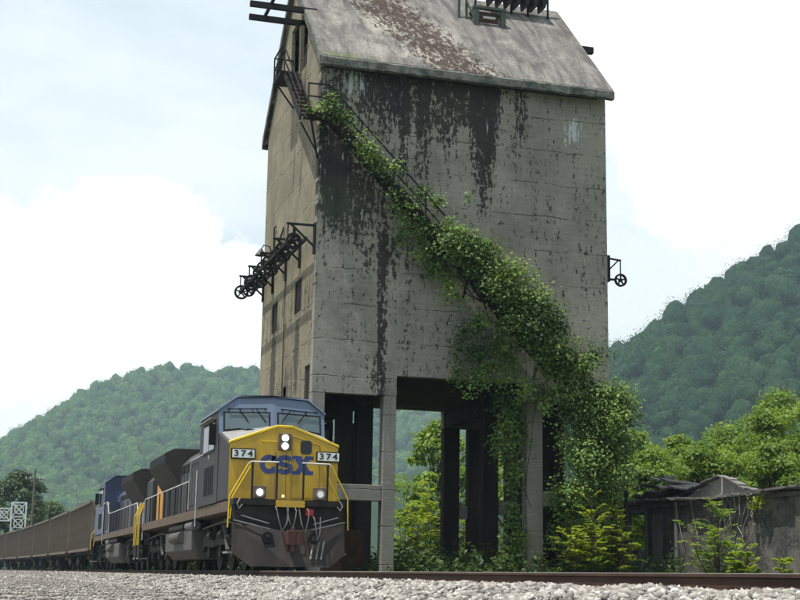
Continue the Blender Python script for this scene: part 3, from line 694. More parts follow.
# sheave wheels and their brackets
def sheave(c, r, axis='y', parent=tower):
    m = MB().ring(c, axis, r, r*.74, .09, 20); hub = Vector(c)
    for k in range(5):
        a = 2*math.pi*k/5 + .3; d = Vector((math.cos(a), 0, math.sin(a))) if axis == 'y' else Vector((0, math.cos(a), math.sin(a)))
        m.bar(hub, hub + d*r*.78, .05, .04, up=(0, 1, 0) if axis == 'y' else (1, 0, 0))
    m.cyl(c, axis, r*.22, .16, 10)
    o = m.build('sheave', 'dark_steel', parent); MB().cyl(c, axis, .03, .34, 8).build('axle', 'rust_steel', o); return o
zs = 11.03
for k, y in enumerate((.75, 1.3, 2.1, 2.75, 3.5, 4.4, 5.1, 5.7, 6.5, 7.2, 7.9, 8.6, 9.3, 9.9)):
    sheave((-.62 + .12*math.sin(k*2.3), y, zs + .10*math.sin(k*1.9)), .27 + .04*math.sin(k*3.1))
for x in (-.30, -.80): MB().bar((x, .2, zs-.02), (x, 10.0, zs-.02), .07, .12).build('shaft_beam', 'dark_steel', tower)
for y in (.12, 2.4, 4.75, 7.1, 9.0):
    b = MB().box(-.07, -.003, y-.1, y+.1, zs-.55, zs+.5); b.bar((-.05, y, zs+.42), (-1.0, y, zs+.42), .07); b.bar((-.05, y, zs-.3), (-.85, y, zs+.4), .06); b.bar((-.95, y, zs+.45), (-.95, y, zs-.1), .04)
    b.build('sheave_bracket', 'dark_steel', tower)
for y in (1.0, 1.8, 2.6, 3.2, 4.0, 5.0, 6.1, 7.6): MB().bar((-.55, y, zs+.1), (-.55, y, zs+.46+.1*math.sin(y*9)), .06, .1).build('bearing', 'dark_steel', tower)
b = MB().box(TW+.003, TW+.14, .05, .3, 10.35, 11.3); b.bar((TW+.1, .18, 11.22), (TW+.62, .18, 11.17), .06); b.bar((TW+.1, .18, 10.75), (TW+.5, .18, 11.15), .045); b.bar((TW+.6, .18, 11.2), (TW+.6, .18, 10.65), .035); b.bar((TW+.1, .18, 10.45), (TW+.4, .18, 10.45), .07)
b.build('sheave_bracket', 'dark_steel', tower); sheave((TW+.6, .18, 10.45), .235)
# gooseneck yard lamp
l = MB().tube([(-.06, 7.0, 10.4), (-.06, 7.0, 13.0), (-.06, 6.7, 13.0)], .03, 6).tube([(-.08, 7.0, 11.7), (-.2, 7.0, 12.25), (-.45, 7.0, 12.3), (-.55, 7.0, 12.1)], .025, 6).build('lamp_pipe', 'dark_steel', tower)
MB().tube([(-.55, 7, 12.14), (-.55, 7, 12.02), (-.55, 7, 11.88)], [.05, .13, .24], 12).build('lamp_shade', 'lamp_enamel', l)
MB().bar((-.06, 5.2, 12.6), (-.06, 6.9, 11.75), .05).build('conduit', 'dark_steel', tower); MB().tube([(-.03, 4.75, 5.6), (-.03, 4.75, 10.5)], .014, 6).build('conduit', 'dark_steel', tower)

# stairs: down the gable, round the corner, then down across the front face
def flight(a, b, side, wdt, nstep, posts=True, rail_h=.95):
    """a,b: ends on the wall line; side: outward unit vector"""
    a = Vector(a); b = Vector(b); sd = Vector(side); up = Vector((0, 0, 1))
    st = MB(); st.bar(a+sd*.12, b+sd*.12, .06, .2); o = st.build('stair', 'dark_steel', tower)
    MB().bar(a+sd*wdt, b+sd*wdt, .06, .2).build('stringer', 'dark_steel', o)
    stepm = None
    for k in range(nstep):
        p = a + (b-a)*((k+.5)/nstep); d = (b-a); d.z = 0; d.normalize()
        m = MB(); q = [sd*.15 - d*.11, sd*(wdt-.03) - d*.11, sd*(wdt-.03) + d*.11, sd*.15 + d*.11]
        m.loft([p+k_ for k_ in q], [p+k_+up*.03 for k_ in q]); m.build('step', 'rust_steel', o)
    for off in (wdt,):
        m = MB(); m.bar(a+sd*off+up*rail_h, b+sd*off+up*rail_h, .045); m.bar(a+sd*off+up*rail_h*.52, b+sd*off+up*rail_h*.52, .04)
        m.build('handrail', 'dark_steel', o)
        npost = max(2, int((b-a).length/1.6))
        for k in range(npost+1):
            p = a + (b-a)*(k/npost) + sd*off; MB().bar(p, p+up*rail_h, .045).build('rail_post', 'dark_steel', o)
    return o
flight((-.02, 3.3, 17.95), (-.02, .25, 15.25), (-1, 0, 0), .6, 11)
flight((.15, -.02, 15.2), (10.5, -.02, 4.75), (0, -1, 0), .72, 40)
def landing(x0, x1, y0, y1, z, rails):
    o = MB().box(x0, x1, y0, y1, z-.1, z).build('landing', 'dark_steel', tower)
    for p, q in rails:
        m = MB(); p = Vector((*p, z)); q = Vector((*q, z)); up = Vector((0, 0, 1))
        m.bar(p+up*.95, q+up*.95, .045); m.bar(p+up*.5, q+up*.5, .04); m.bar(p, p+up*.97, .045); m.bar(q, q+up*.97, .045); m.build('guard_rail', 'dark_steel', o)
    return o
la = landing(-.78, -.004, 3.3, 4.6, 17.97, [((-.75, 3.35), (-.75, 4.55)), ((-.75, 4.55), (-.05, 4.55))])
for y in (3.4, 4.4): MB().bar((-.7, y, 17.9), (-.02, y, 17.0), .05).build('knee_brace', 'dark_steel', la)
lb = landing(-.6, .2, -.75, -.004, 15.2, [((-.57, -.72), (.15, -.72))]); 
MB().bar((-.6, .3, 15.1), (-.02, .3, 14.1), .05).build('knee_brace', 'dark_steel', lb); MB().bar((-.5, -.7, 15.1), (-.02, .1, 13.8), .06).build('knee_brace', 'dark_steel', lb)
for x, z in ((2.6, 12.7), (5.2, 10.1), (7.8, 7.5)): MB().bar((x, -.72, z), (x, -.02, z-.8), .06).build('knee_brace', 'dark_steel', tower)
MB().box(10.3, 11.0, -.75, -.03, 4.6, 4.72).build('landing', 'dark_steel', tower)
for x in (10.4, 10.9): MB().bar((x, -.7, -.5), (x, -.7, 4.6), .1).build('stair_leg', 'dark_steel', tower)

# skip-hoist machinery straddling the ridge
def rz(y): return 17.32 + (y + .5) if y < mid else 22.41
hd = empty('skip_hoist', (0, 0, 0), parent=tower)
m = MB()
for x in (6.62, 7.72): m.box(x-.1, x+.1, 2.70, 2.86, rz(2.8)-.1, rz(2.8)+.62); 
m.box(6.5, 7.84, 2.69, 2.87, rz(2.8)+.62, rz(2.8)+.72); m.build('machine_frame', 'green_steel', hd)
MB().box(6.74, 7.6, 2.95, 4.1, rz(2.8)-.02, rz(2.8)+.6).build('machine_box', 'rust_steel', hd)
m = MB()
for x in (6.62, 7.72): m.bar((x, 2.86, rz(2.8)+.66), (x, 4.4, rz(2.8)+.66), .12)
m.build('frame_rail', 'green_steel', hd); MB().box(6.9, 7.4, 2.72, 2.78, rz(2.8)+.25, rz(2.8)+.33).build('latch_bar', 'white_rail', hd)
for x in (6.05, 6.35): MB().bar((x, 3.1, rz(3.1)-.1), (x, 3.1, 23.4), .08).build('frame_post', 'green_steel', hd)
MB().bar((6.05, 3.1, 22.3), (6.62, 2.8, rz(2.8)+.1), .07).build('frame_brace', 'green_steel', hd)
for k, x in enumerate((7.0, 7.9, 8.5, 9.2, 10.05)): MB().bar((x, 3.9, rz(3.9)-.15), (x, 3.9, 23.6), .07).build('frame_post', 'dark_steel', hd)
MB().bar((6.4, 3.9, 22.75), (10.1, 3.9, 22.75), .1, .12).build('carrier_beam', 'dark_steel', hd); MB().bar((6.4, 3.9, 23.5), (10.1, 3.9, 23.5), .1, .1).build('carrier_beam', 'dark_steel', hd); MB().bar((8.0, 3.85, 22.8), (9.1, 3.85, 23.5), .05).bar((9.3, 3.85, 23.5), (10.0, 3.85, 22.8), .05).build('frame_brace', 'dark_steel', hd)
bk = None
for k in range(7):
    x = 7.55 + k*.36
    m = MB().prism([(-.17, .38), (.17, .30), (.12, .24), (.05, -.06), (-.04, -.12), (-.08, .2)], 'y', -.3, .3)
    o = m.build('bucket', 'dark_steel', hd); o.location = (x, 3.72, 22.02)
# ------------------------------------------------------------------ locomotives (own metres: y 0 at the nose platform, 22.3 at the rear, z from rail top)
def stroke(m, pts, wd, y0, y1, closed=False):
    for a, b in zip(pts[:-1], pts[1:]):
        a = Vector((a[0], a[1])); b = Vector((b[0], b[1])); d = (b-a).normalized(); n = Vector((-d.y, d.x))*wd/2; e = d*wd*.0
        m.prism([tuple(a-e+n), tuple(b+e+n), tuple(b+e-n), tuple(a-e-n)], 'y', y0, y1)
def wheelset(tr, y, parts):
    for s in (-1, 1):
        m = MB().cyl((s*.755, y, .53), 'x', .53, .12, 24); o = m.build('wheel', 'under_black', tr)
        MB().cyl((s*1.06, y, .53), 'x', .17, .22, 12).build('axle_box', 'under_black', o)
def make_loco(name, rear_facing, S):
    L = empty(name)
    B = lambda m, n, mat, p=L, **k: m.build(n, mat, p, **k)
    # underframe
    B(MB().box(-1.5, 1.5, .9, 21.5, 1.56, 1.84), 'underframe', 'frame_dirt')
    B(MB().box(-.9, .9, 1.2, 21.2, 1.05, 1.555), 'centre_sill', 'under_black')
    B(MB().box(-1.5, 1.5, .0, .898, 1.70, 1.86), 'front_platform', 'under_black'); B(MB().box(-1.5, 1.5, 21.502, 22.1, 1.70, 1.86), 'rear_platform', 'under_black')
    # short nose
    fr = [(-1.52, 1.865), (-1.52, 3.36), (-.22, 3.84), (.22, 3.84), (1.52, 3.36), (1.52, 1.865)]
    bk = [(-1.52, 1.865), (-1.52, 3.80), (-.22, 4.02), (.22, 4.02), (1.52, 3.80), (1.52, 1.865)]
    nose = B(MB().loft([(x, .92, z) for x, z in fr], [(x, 2.62, z) for x, z in bk]), 'nose', S['cabside'], bevel=.035); B(MB().prism([(x*.992, z) for x, z in fr], 'y', .912, .924), 'nose_front', S['nose'])
    dk = MB().loft([(-1.46, 1.0, 3.44), (-.22, 1.0, 3.90), (.22, 1.0, 3.90), (1.46, 1.0, 3.44), (1.46, 1.0, 3.40), (.22, 1.0, 3.86), (-.22, 1.0, 3.86), (-1.46, 1.0, 3.40)],
                   [(-1.46, 2.6, 3.83), (-.22, 2.6, 4.045), (.22, 2.6, 4.045), (1.46, 2.6, 3.83), (1.46, 2.6, 3.79), (.22, 2.6, 4.005), (-.22, 2.6, 4.005), (-1.46, 2.6, 3.79)])
    B(dk, 'nose_deck', 'deck_gray')
    B(MB().loft([(-1.53, .90, 3.37), (-.22, .90, 3.85), (.22, .90, 3.85), (1.53, .90, 3.37), (1.53, .90, 3.42), (.22, .90, 3.91), (-.22, .90, 3.91), (-1.53, .90, 3.42)],
                [(-1.53, .98, 3.38), (-.22, .98, 3.86), (.22, .98, 3.86), (1.53, .98, 3.38), (1.53, .98, 3.45), (.22, .98, 3.93), (-.22, .98, 3.93), (-1.53, .98, 3.45)]), 'nose_rim', S['rim'])
    hl = B(MB().box(-.18, .18, .86, .93, 3.24, 3.70), 'headlight_box', 'frame_dirt', bevel=.02)
    for z in (3.57, 3.35): o = B(MB().ring((0, .855, z), 'y', .125, .092, .04, 20), 'headlight', 'deck_gray'); MB().cyl((0, .855, z), 'y', .09, .02, 20).build('lens', 'lamp_lit' if not rear_facing else 'board_white', o)
    # nose door with rounded window, seams as thin raised strips
    dr = MB(); t = .02
    dr.box(.20, .22, .905, .92, 1.95, 3.62); dr.box(.98, 1.0, .905, .92, 1.95, 3.40); dr.box(.22, .98, .905, .92, 1.95, 1.97); dr.bar((.21, .912, 3.62), (.99, .912, 3.39), .02)
    d = B(dr, 'nose_door', S['seam'])
    w8 = [(.60+.16*math.copysign(abs(math.cos(a))**.5, math.cos(a)), 3.34+.19*math.copysign(abs(math.sin(a))**.5, math.sin(a))) for a in [2*math.pi*k/20 for k in range(20)]]
    MB().prism(w8, 'y', .895, .919).build('door_window', 'dark_glass', d); MB().box(.26, .30, .87, .92, 2.95, 3.02).build('door_handle', 'deck_gray', d)
    B(MB().tube([(-.62, .92, 3.46), (-.62, .87, 3.46), (-.22, .87, 3.46), (-.22, .92, 3.46)], .014, 6), 'grab_iron', S['rim'])
    for x in (-.25, .05): B(MB().box(x, x+.018, .908, .92, 1.95, 3.2), 'panel_seam', S['seam'])
    # number boards
    for x, lit in ((-1.14, 1), (1.22, 1)):
        nb = B(MB().box(x-.33, x+.33, .85, .918, 2.96, 3.24), 'number_board', 'rubber'); MB().box(x-.30, x+.30, .845, .852, 2.99, 3.21).build('board_face', 'board_white', nb)
        text_mesh(S['number'], .23, 'number', 'digit_dark', nb, Matrix.Translation((x, .842, 3.10)) @ Matrix.Rotation(R(90), 4, 'X') @ Matrix.Scale(1.18, 4, (1, 0, 0)))
    if S['logo']:
        m = MB(); wd = .14; y0, y1 = .908, .919; zb, zt = 2.59, 3.10; c = (zb+zt)/2
        # C
        arc = lambda cx, cz, rx, rz_, a0, a1, n: [(cx+rx*math.cos(R(a0+(a1-a0)*k/n)), cz+rz_*math.sin(R(a0+(a1-a0)*k/n))) for k in range(n+1)]
        def ribbon(m, pts, wd):
            P2 = [Vector(p) for p in pts]; Lf, Rt = [], []
            for i, p in enumerate(P2):
                d = (P2[min(i+1, len(P2)-1)] - P2[max(i-1, 0)]).normalized(); nrm = Vector((-d.y, d.x))*wd/2; Lf.append(p+nrm); Rt.append(p-nrm)
            b = len(m.v)
            for i in range(len(P2)):
                for q in (Lf[i], Rt[i]):
                    m.v.append((q.x, y0, q.y)); m.v.append((q.x, y1, q.y))
            for i in range(len(P2)-1):
                k = b+4*i
                m.f += [(k, k+4, k+6, k+2), (k+1, k+3, k+7, k+5), (k, k+1, k+5, k+4), (k+2, k+6, k+7, k+3)]
            k = b+4*(len(P2)-1); m.f += [(b, b+2, b+3, b+1), (k, k+1, k+3, k+2)]
        mm = MB(); ribbon(mm, arc(-.42, c, .185, .192, 42, 318, 18), wd); mm.box(-.34, -.215, y0, y1, c+.06, zt-.02); mm.box(-.34, -.215, y0+.001, y1, zb+.02, c-.06); B(mm, 'logo_letter', 'logo_blue')
        mm = MB(); ribbon(mm, arc(.02, c+.098, .165, .097, 15, 262, 12)[:] + arc(.02, c-.098, .165, .097, 82, -165, 12), wd*1.0); B(mm, 'logo_letter', 'logo_blue')
        mm = MB()
        mm.prism([(.24, zt), (.47, zt), (.79, zb), (.56, zb)], 'y', y0+.002, y1); mm.prism([(.78, zt), (.60, zt), (.26, zb), (.44, zb)], 'y', y0+.001, y1)
        mm.prism([(.22, zt), (.46, zt), (.40, zt-.11), (.22, zt-.11)], 'y', y0+.003, y1); mm.prism([(.58, zt), (.82, zt), (.82, zt-.10), (.62, zt-.10)], 'y', y0+.003, y1); mm.prism([(.22, zb), (.46, zb), (.42, zb+.10), (.22, zb+.10)], 'y', y0+.003, y1); mm.prism([(.58, zb), (.82, zb), (.82, zb+.11), (.6, zb+.11)], 'y', y0+.003, y1)
        B(mm, 'logo_letter', 'logo_blue')
    # cab: slightly V-fronted, chamfered roof
    fy = lambda x, z: 2.44 + .20*abs(x)/1.52 + .22*max(0, z-3.8)
    prof = [(-1.53, 1.865), (-1.53, 4.50), (-1.02, 4.84), (0, 4.88), (1.02, 4.84), (1.53, 4.50), (1.53, 1.865), (0, 1.865)]
    cabm = MB(); n = len(prof); cabm.v = [(x, fy(x, z) if z > 2 else 2.65, z) for x, z in prof] + [(x, 6.2, z) for x, z in prof]
    cabm.f = [(0, 1, 2, 3, 7), (7, 3, 4, 5, 6), tuple(range(n, 2*n))] + [(i, (i+1) % n, n+(i+1) % n, n+i) for i in range(n)]
    cab = B(cabm, 'cab', S['cabside'])
    # blue upper front and visor
    up = MB(); e = .012
    for s in (-1, 1):
        P = [(0, 3.99), (s*1.53, 3.78), (s*1.53, 4.50), (s*1.02, 4.84), (0, 4.88)]
        up.loft([(x, fy(x, z)-e, z) for x, z in P], [(x, fy(x, z)+.03, z) for x, z in P])
    up.build('cab_front', S['cabfront'], cab)
    rm = MB(); rp = [(-1.56, 4.47), (-1.03, 4.86), (0, 4.90), (1.03, 4.86), (1.56, 4.47)]; rp2 = [(x*1.0, z+.045) for x, z in rp][::-1]
    rm.loft([(x, fy(x, z)-.08, z) for x, z in rp+rp2], [(x, 6.25, z) for x, z in rp+rp2]); rm.build('cab_roof', S['cabfront'], cab)
    for s in (-1, 1):
        def ws(x0, x1, za, zb_, zc, zd, off, th, nm, mat, par):
            P = [(s*x0, za), (s*x1, zb_), (s*x1, zc), (s*x0, zd)]
            return MB().loft([(x, fy(x, z)-off, z) for x, z in P], [(x, fy(x, z)-off+th, z) for x, z in P]).build(nm, mat, par)
        g_ = ws(.10, 1.42, 3.93, 3.86, 4.43, 4.46, .022, .02, 'windscreen', 'rubber', L); ws(.15, 1.37, 3.97, 3.91, 4.385, 4.415, .03, .02, 'pane', 'window_glass', g_)
        vb = MB().bar((s*.2, fy(.2, 4.53)-.10, 4.545), (s*1.3, fy(1.3, 4.5)-.10, 4.50), .03); 
        for x in (.25, .6, .95, 1.28): vb.bar((s*x, fy(x, 4.5)-.10, 4.53), (s*x, fy(x, 4.5), 4.53), .025)
        vb.build('wiper_bar', 'rubber', cab)
        for x in (.5, 1.0): MB().bar((s*x, fy(x, 4.5)-.06, 4.53), (s*(x-.28), fy(x-.28, 4.15)-.05, 4.16), .022).build('wiper', 'rubber', cab)
        MB().tube([(s*1.35, fy(1.3, 3.9)-.08, 3.90), (s*1.0, fy(1, 3.9)-.2, 3.93), (s*.7, fy(.7, 3.9)-.25, 3.88)], .018, 6).build('grab_iron', 'rubber', cab); MB().box(s*.75-.1, s*.75+.1, 2.02, 2.14, 3.78, 3.9).build('marker_lamp', 'rubber', cab)
        # side windows, mirror
        sw = MB().box(s*1.532, s*1.545, 3.3, 5.4, 3.35, 4.25).build('side_window', 'rubber', L)
        for a, b in ((3.36, 4.3), (4.4, 5.34)): MB().box(s*1.538, s*1.552, a, b, 3.42, 4.18).build('pane', 'dark_glass', sw)
        MB().box(s*1.545, s*1.70, 3.2, 5.5, 4.27, 4.30).build('sunshade', 'deck_gray', sw)
        MB().box(s*1.55, s*1.75, 3.05, 3.10, 3.5, 4.1).build('mirror', 'rubber', L)
        gr = MB()
        for k in range(5): gr.box(s*1.532, s*1.55, 3.4+k*.36, 3.6+k*.36, 2.15, 2.95)
        B(gr, 'louvre', 'rubber')
        # equipment cabinet behind the cab
        B(MB().box(s*.9, s*1.46, 6.22, 8.4, 1.865, 3.4), 'cabinet', S['hood'])
        for k in range(4): B(MB().box(s*1.461, s*1.475, 6.3+k*.53, 6.75+k*.53, 2.0, 3.3), 'cabinet_door', S['hood2'])
    # long hood
    hp = [(-.92, 1.865), (-.92, 3.72), (-.62, 4.06), (.62, 4.06), (.92, 3.72), (.92, 1.865)]
    hood = B(MB().prism(hp, 'y', 6.21, 19.6), 'hood', S['hood']); B(MB().prism(hp, 'y', 19.6, 21.6), 'hood_end', S['hoodend'])
    door = None
    for s in (-1, 1):
        for k in range(14):
            y = 8.5 + k*.72
            if y > 18.2: break
            B(MB().box(s*.921, s*.945, y+.03, y+.66, 1.95, 3.35), 'hood_door', S['hood2'] if k % 3 else S['hood'])
        for k in range(6): B(MB().box(s*.921, s*.95, 8.6+k*1.0, 9.3+k*1.0, 3.42, 3.68), 'intake_grille', 'rubber')
    B(MB().box(-.5, .5, 9.2, 10.6, 4.062, 4.25), 'exhaust_stack', S['rad']); B(MB().box(-.42, .42, 11.6, 13.4, 4.062, 4.2), 'roof_hatch', S['hood2'])
    # flared radiator
    rp = [(-.95, 3.0), (-1.52, 3.86), (-1.52, 4.2), (-1.2, 4.36), (1.2, 4.36), (1.52, 4.2), (1.52, 3.86), (.95, 3.0)]
    rad = B(MB().prism(rp, 'y', 14.6, 19.5), 'radiator', S['rad'])
    for s in (-1, 1):
        for k in range(7): MB().box(s*1.521, s*1.54, 14.7+k*.68, 15.3+k*.68, 3.9, 4.17).build('radiator_screen', 'rubber', rad)
    MB().box(-1.1, 1.1, 14.8, 19.3, 4.361, 4.40).build('radiator_top', 'deck_gray', rad)
    B(MB().box(-.12, .12, 7.3, 7.5, 4.062, 4.32), 'horn_mount', 'rubber'); B(MB().tube([(-.2, 7.2, 4.35), (.25, 7.2, 4.35)], [.04, .09], 8), 'horn', 'rubber')
    # side handrails
    for s in (-1, 1):
        x = s*1.47
        B(MB().tube([(x, 8.6, 1.9), (x, 8.6, 2.80), (x, 20.9, 2.80), (x, 21.4, 2.3), (x, 21.4, 1.2)], .02, 6), 'handrail', 'white_rail')
        B(MB().tube([(s*1.52, 4.4, 3.2), (s*1.52, 4.5, 3.42), (s*1.52, 8.0, 3.42), (x, 8.5, 2.8)], .02, 6), 'handrail', 'white_rail')
        for k in range(9): B(MB().box(x-.02, x+.02, 8.9+k*1.45, 8.94+k*1.45, 1.845, 2.79), 'rail_post', 'under_black' if not S['navy'] else 'frame_dirt')
        B(MB().tube([(s*1.56, 6.35, 1.3), (s*1.56, 6.35, 3.0)], .018, 6), 'grab_iron', 'white_rail')
    # front handrails
    for s in (-1, 1):
        o = s*.05
        B(MB().tube([(s*.32, .05, 2.84), (s*1.06, .05, 2.83), (s*1.12, .06, 2.78)], .022, 6), 'handrail', 'white_rail')
        for x in (.36, 1.02): B(MB().box(s*x-.025, s*x+.025, .03, .08, 1.862, 2.82), 'rail_post', 'under_black')
        B(MB().tube([(s*1.12, .06, 2.80), (s*1.60, .10, 1.92), (s*1.62, .10, 1.10)], .02, 6), 'step_rail', 'rail_yellow'); B(MB().tube([(s*1.0, .45, 2.75), (s*1.45, .5, 1.92), (s*1.50, .5, 1.25)], .02, 6), 'step_rail', 'rail_yellow')
        # ditch lights
        d = B(MB().box(s*.82-.17, s*.82+.17, .0, .18, 1.868, 2.20), 'ditch_light', 'frame_dirt', bevel=.015); MB().ring((s*.82, -.012, 2.03), 'y', .13, .088, .03, 18).build('bezel', 'deck_gray', d)
        MB().cyl((s*.82, -.008, 2.03), 'y', .086, .02, 18).build('lens', ('lamp_lit' if s < 0 else 'lamp_dim') if not rear_facing else 'board_white', d)
        # corner steps
        sp = B(MB().box(s*1.22, s*1.58, .15, .85, 1.28, 1.33), 'step', 'under_black'); MB().box(s*1.22, s*1.58, .15, .85, .86, .91).build('step', 'under_black', sp); MB().box(s*1.22, s*1.60, .15, .85, .44, .49).build('step', 'deck_gray', sp); MB().box(s*1.22, s*1.26, .12, .88, .44, 1.70).build('step_side', 'under_black', sp)
        sp = B(MB().box(s*1.22, s*1.58, 21.45, 22.05, 1.28, 1.33), 'step', 'under_black'); MB().box(s*1.22, s*1.58, 21.45, 22.05, .86, .91).build('step', 'under_black', sp); MB().box(s*1.22, s*1.60, 21.45, 22.05, .44, .49).build('step', 'deck_gray', sp); MB().box(s*1.53, s*1.57, 21.40, 22.1, .44, 1.70).build('step_side', 'under_black', sp)
        for y in (21.5, 22.05): B(MB().tube([(s*1.60, y, 1.0), (s*1.60, y, 2.2), (s*1.4, y, 2.75)], .022, 6), 'step_rail', 'rail_yellow')
        B(MB().tube([(s*1.34, -.04, 1.86), (s*1.42, -.06, 1.72), (s*1.36, -.05, 1.60), (s*1.28, -.05, 1.7)], .018, 6), 'lift_ring', 'deck_gray')
        # snow plough wing bars, hoses
        B(MB().bar((s*.55, -.22, 1.08), (s*1.5, -.02, 1.30), .03), 'cut_lever', 'deck_gray'); B(MB().bar((s*.6, -.26, 1.22), (s*1.3, -.06, 1.42), .025), 'cut_lever', 'deck_gray')
    B(MB().cyl((.0, .905, 2.0), 'y', .035, .02, 10), 'marker_lamp', 'amber_lit' if not rear_facing else 'board_white')
    B(MB().box(-.38, .38, -.10, .0, 1.66, 1.84), 'anticlimber', S['nose'])
    # pilot and plough, V-fronted with clipped lower corners
    pp = [(-1.5, 1.24), (-1.5, .44), (-1.05, .11), (0, .11), (1.05, .11), (1.5, .44), (1.5, 1.24), (0, 1.02)]
    py = lambda x, z: .02 - .36*(1-abs(x)/1.5)*min(1, (1.35-z)/1.0) - .12*(1.24-z)
    pm = MB(); pm.v = [(x, py(x, z), z) for x, z in pp] + [(x, py(x, z)+.05, z) for x, z in pp]
    pm.f = [(7, 0, 1, 2, 3), (3, 4, 5, 6, 7), (15, 11, 10, 9, 8), (11, 15, 14, 13, 12)] + [(i, (i+1) % 8, 8+(i+1) % 8, 8+i) for i in range(8)]
    B(pm, 'snow_plough', 'plow_dirt'); B(MB().box(-1.48, 1.48, .10, .22, .5, 1.69), 'pilot_plate', 'under_black')
    for x in (.62, .78, .92): B(MB().bar((x, py(x, .75)-.02, .78), (x-.10, py(x, .3)-.02, .32), .04, .02), 'plough_rib', 'deck_gray')
    for s in (-1, 1): B(MB().ring((s*.62, -.24, .86), 'y', .15, .07, .08, 14), 'hose_bracket', 'rubber')
    cp = MB().box(-.13, .13, -.60, .2, .72, .98); cp.box(-.20, .16, -.78, -.55, .66, 1.04); cp.box(.06, .2, -.86, -.7, .66, 1.04); cp.cyl((-.05, -.72, .8), 'z', .06, .62, 10)
    B(cp, 'coupler', 'coupler_rust', bevel=.02)
    for x, zt, zb, dx_ in ((-.40, 1.66, 1.02, .26), (.46, 1.64, 1.0, -.2), (.12, 1.66, 1.1, -.2), (.62, 1.45, .8, .14)):
        B(MB().tube([(x, -.05, zt), (x, -.28, zt-.1), (x+dx_*.15, -.34, (zt+zb)/2), (x+dx_*.5, -.36, zb), (x+dx_, -.33, zb+.2), (x+dx_*1.25, -.2, zb+.62)], .016, 6), 'air_hose', 'hose_gray')
    B(MB().box(.42, .62, -.12, .0, 1.45, 1.62), 'junction_box', 'red_paint')
    # fuel tank and reservoirs
    tk = [(-1.45, 1.25), (-1.45, .62), (-1.15, .34), (1.15, .34), (1.45, .62), (1.45, 1.25)]
    B(MB().prism(tk, 'y', 7.7, 14.0), 'fuel_tank', 'tank_gray', bevel=.03)
    for s in (-1, 1):
        for z in (1.05, ): B(MB().cyl((s*1.47, 10.6, z), 'y', .19, 2.4, 14), 'air_reservoir', 'tank_gray', smooth=True)
        B(MB().cyl((s*1.35, 8.3, 1.38), 'y', .15, 1.6, 12), 'air_reservoir', 'hose_gray'); B(MB().cyl((s*1.35, 11.4, 1.38), 'y', .13, 3.4, 12), 'pipe', 'under_black')
    # trucks
    for yc in (3.95, 18.15):
        T = empty('truck', (0, 0, 0), parent=L)
        for k in (-1, 0, 1): wheelset(T, yc + k*2.05, None)
        for s in (-1, 1):
            m = MB().prism([(yc-3.1, .55), (yc-3.1, .95), (yc-2.5, 1.08), (yc-1.2, .92), (yc-.9, 1.08), (yc+.9, 1.08), (yc+1.2, .92), (yc+2.5, 1.08), (yc+3.1, .95), (yc+3.1, .55), (yc+2.7, .72), (yc+1.3, .66), (yc+.7, .72), (yc-.7, .72), (yc-1.3, .66), (yc-2.7, .72)], 'x', s*1.02, s*1.18)
            m.build('side_frame', 'under_black', T)
            for k in (-1.4, -.7, .6, 1.4): MB().cyl((s*1.13, yc+k*1.5, 1.15), 'z', .11, .3, 10).build('spring', 'under_black', T)
            MB().bar((s*1.24, yc-1.75, .55), (s*1.24, yc-1.2, 1.22), .09).build('damper', 'tank_gray', T); MB().cyl((s*1.25, yc-.95, 1.0), 'y', .13, .42, 10).build('brake_cylinder', 'under_black', T); MB().cyl((s*1.25, yc+1.0, 1.0), 'y', .13, .42, 10).build('brake_cylinder', 'under_black', T)
            MB().tube([(s*1.22, yc-2.9, 1.25), (s*1.24, yc-1.0, 1.35), (s*1.24, yc+1.0, 1.3), (s*1.22, yc+2.9, 1.25)], .025, 6).build('brake_pipe', 'frame_dirt', T); MB().tube([(s*1.1, yc-2.7, 1.2), (s*1.22, yc-2.75, .5), (s*1.0, yc-2.7, .12)], .02, 6).build('sand_pipe', 'frame_dirt', T)
    return L
SA = dict(nose='loco_yellow', rim='rail_yellow', seam='faded_yellow', cabside='loco_gray', cabfront='cab_blue', hood='loco_gray', hood2='loco_gray_dark', hoodend='hood_orange', rad='radiator_brown', number='374', logo=True, navy=False)
SB = dict(nose='loco_yellow', rim='rail_yellow', seam='faded_yellow', cabside='loco_navy', cabfront='loco_navy', hood='loco_navy', hood2='loco_gray_dark', hoodend='loco_gray', rad='radiator_brown', number='512', logo=False, navy=True)
l1 = make_loco('locomotive', False, SA); l1.location = (TC, 36.2, 0)
tag(l1, 'grey diesel locomotive with yellow nose, blue lettering and number 374, headlights on, leading the train', 'locomotive', 'locomotives of the train')
l2 = make_loco('locomotive', True, SB); l2.location = (track_x(81.0), 81.0, 0); l2.rotation_euler = (0, 0, math.pi + track_a(70))
tag(l2, 'dark blue diesel locomotive coupled cab-last behind the yellow-nosed one', 'locomotive', 'locomotives of the train')

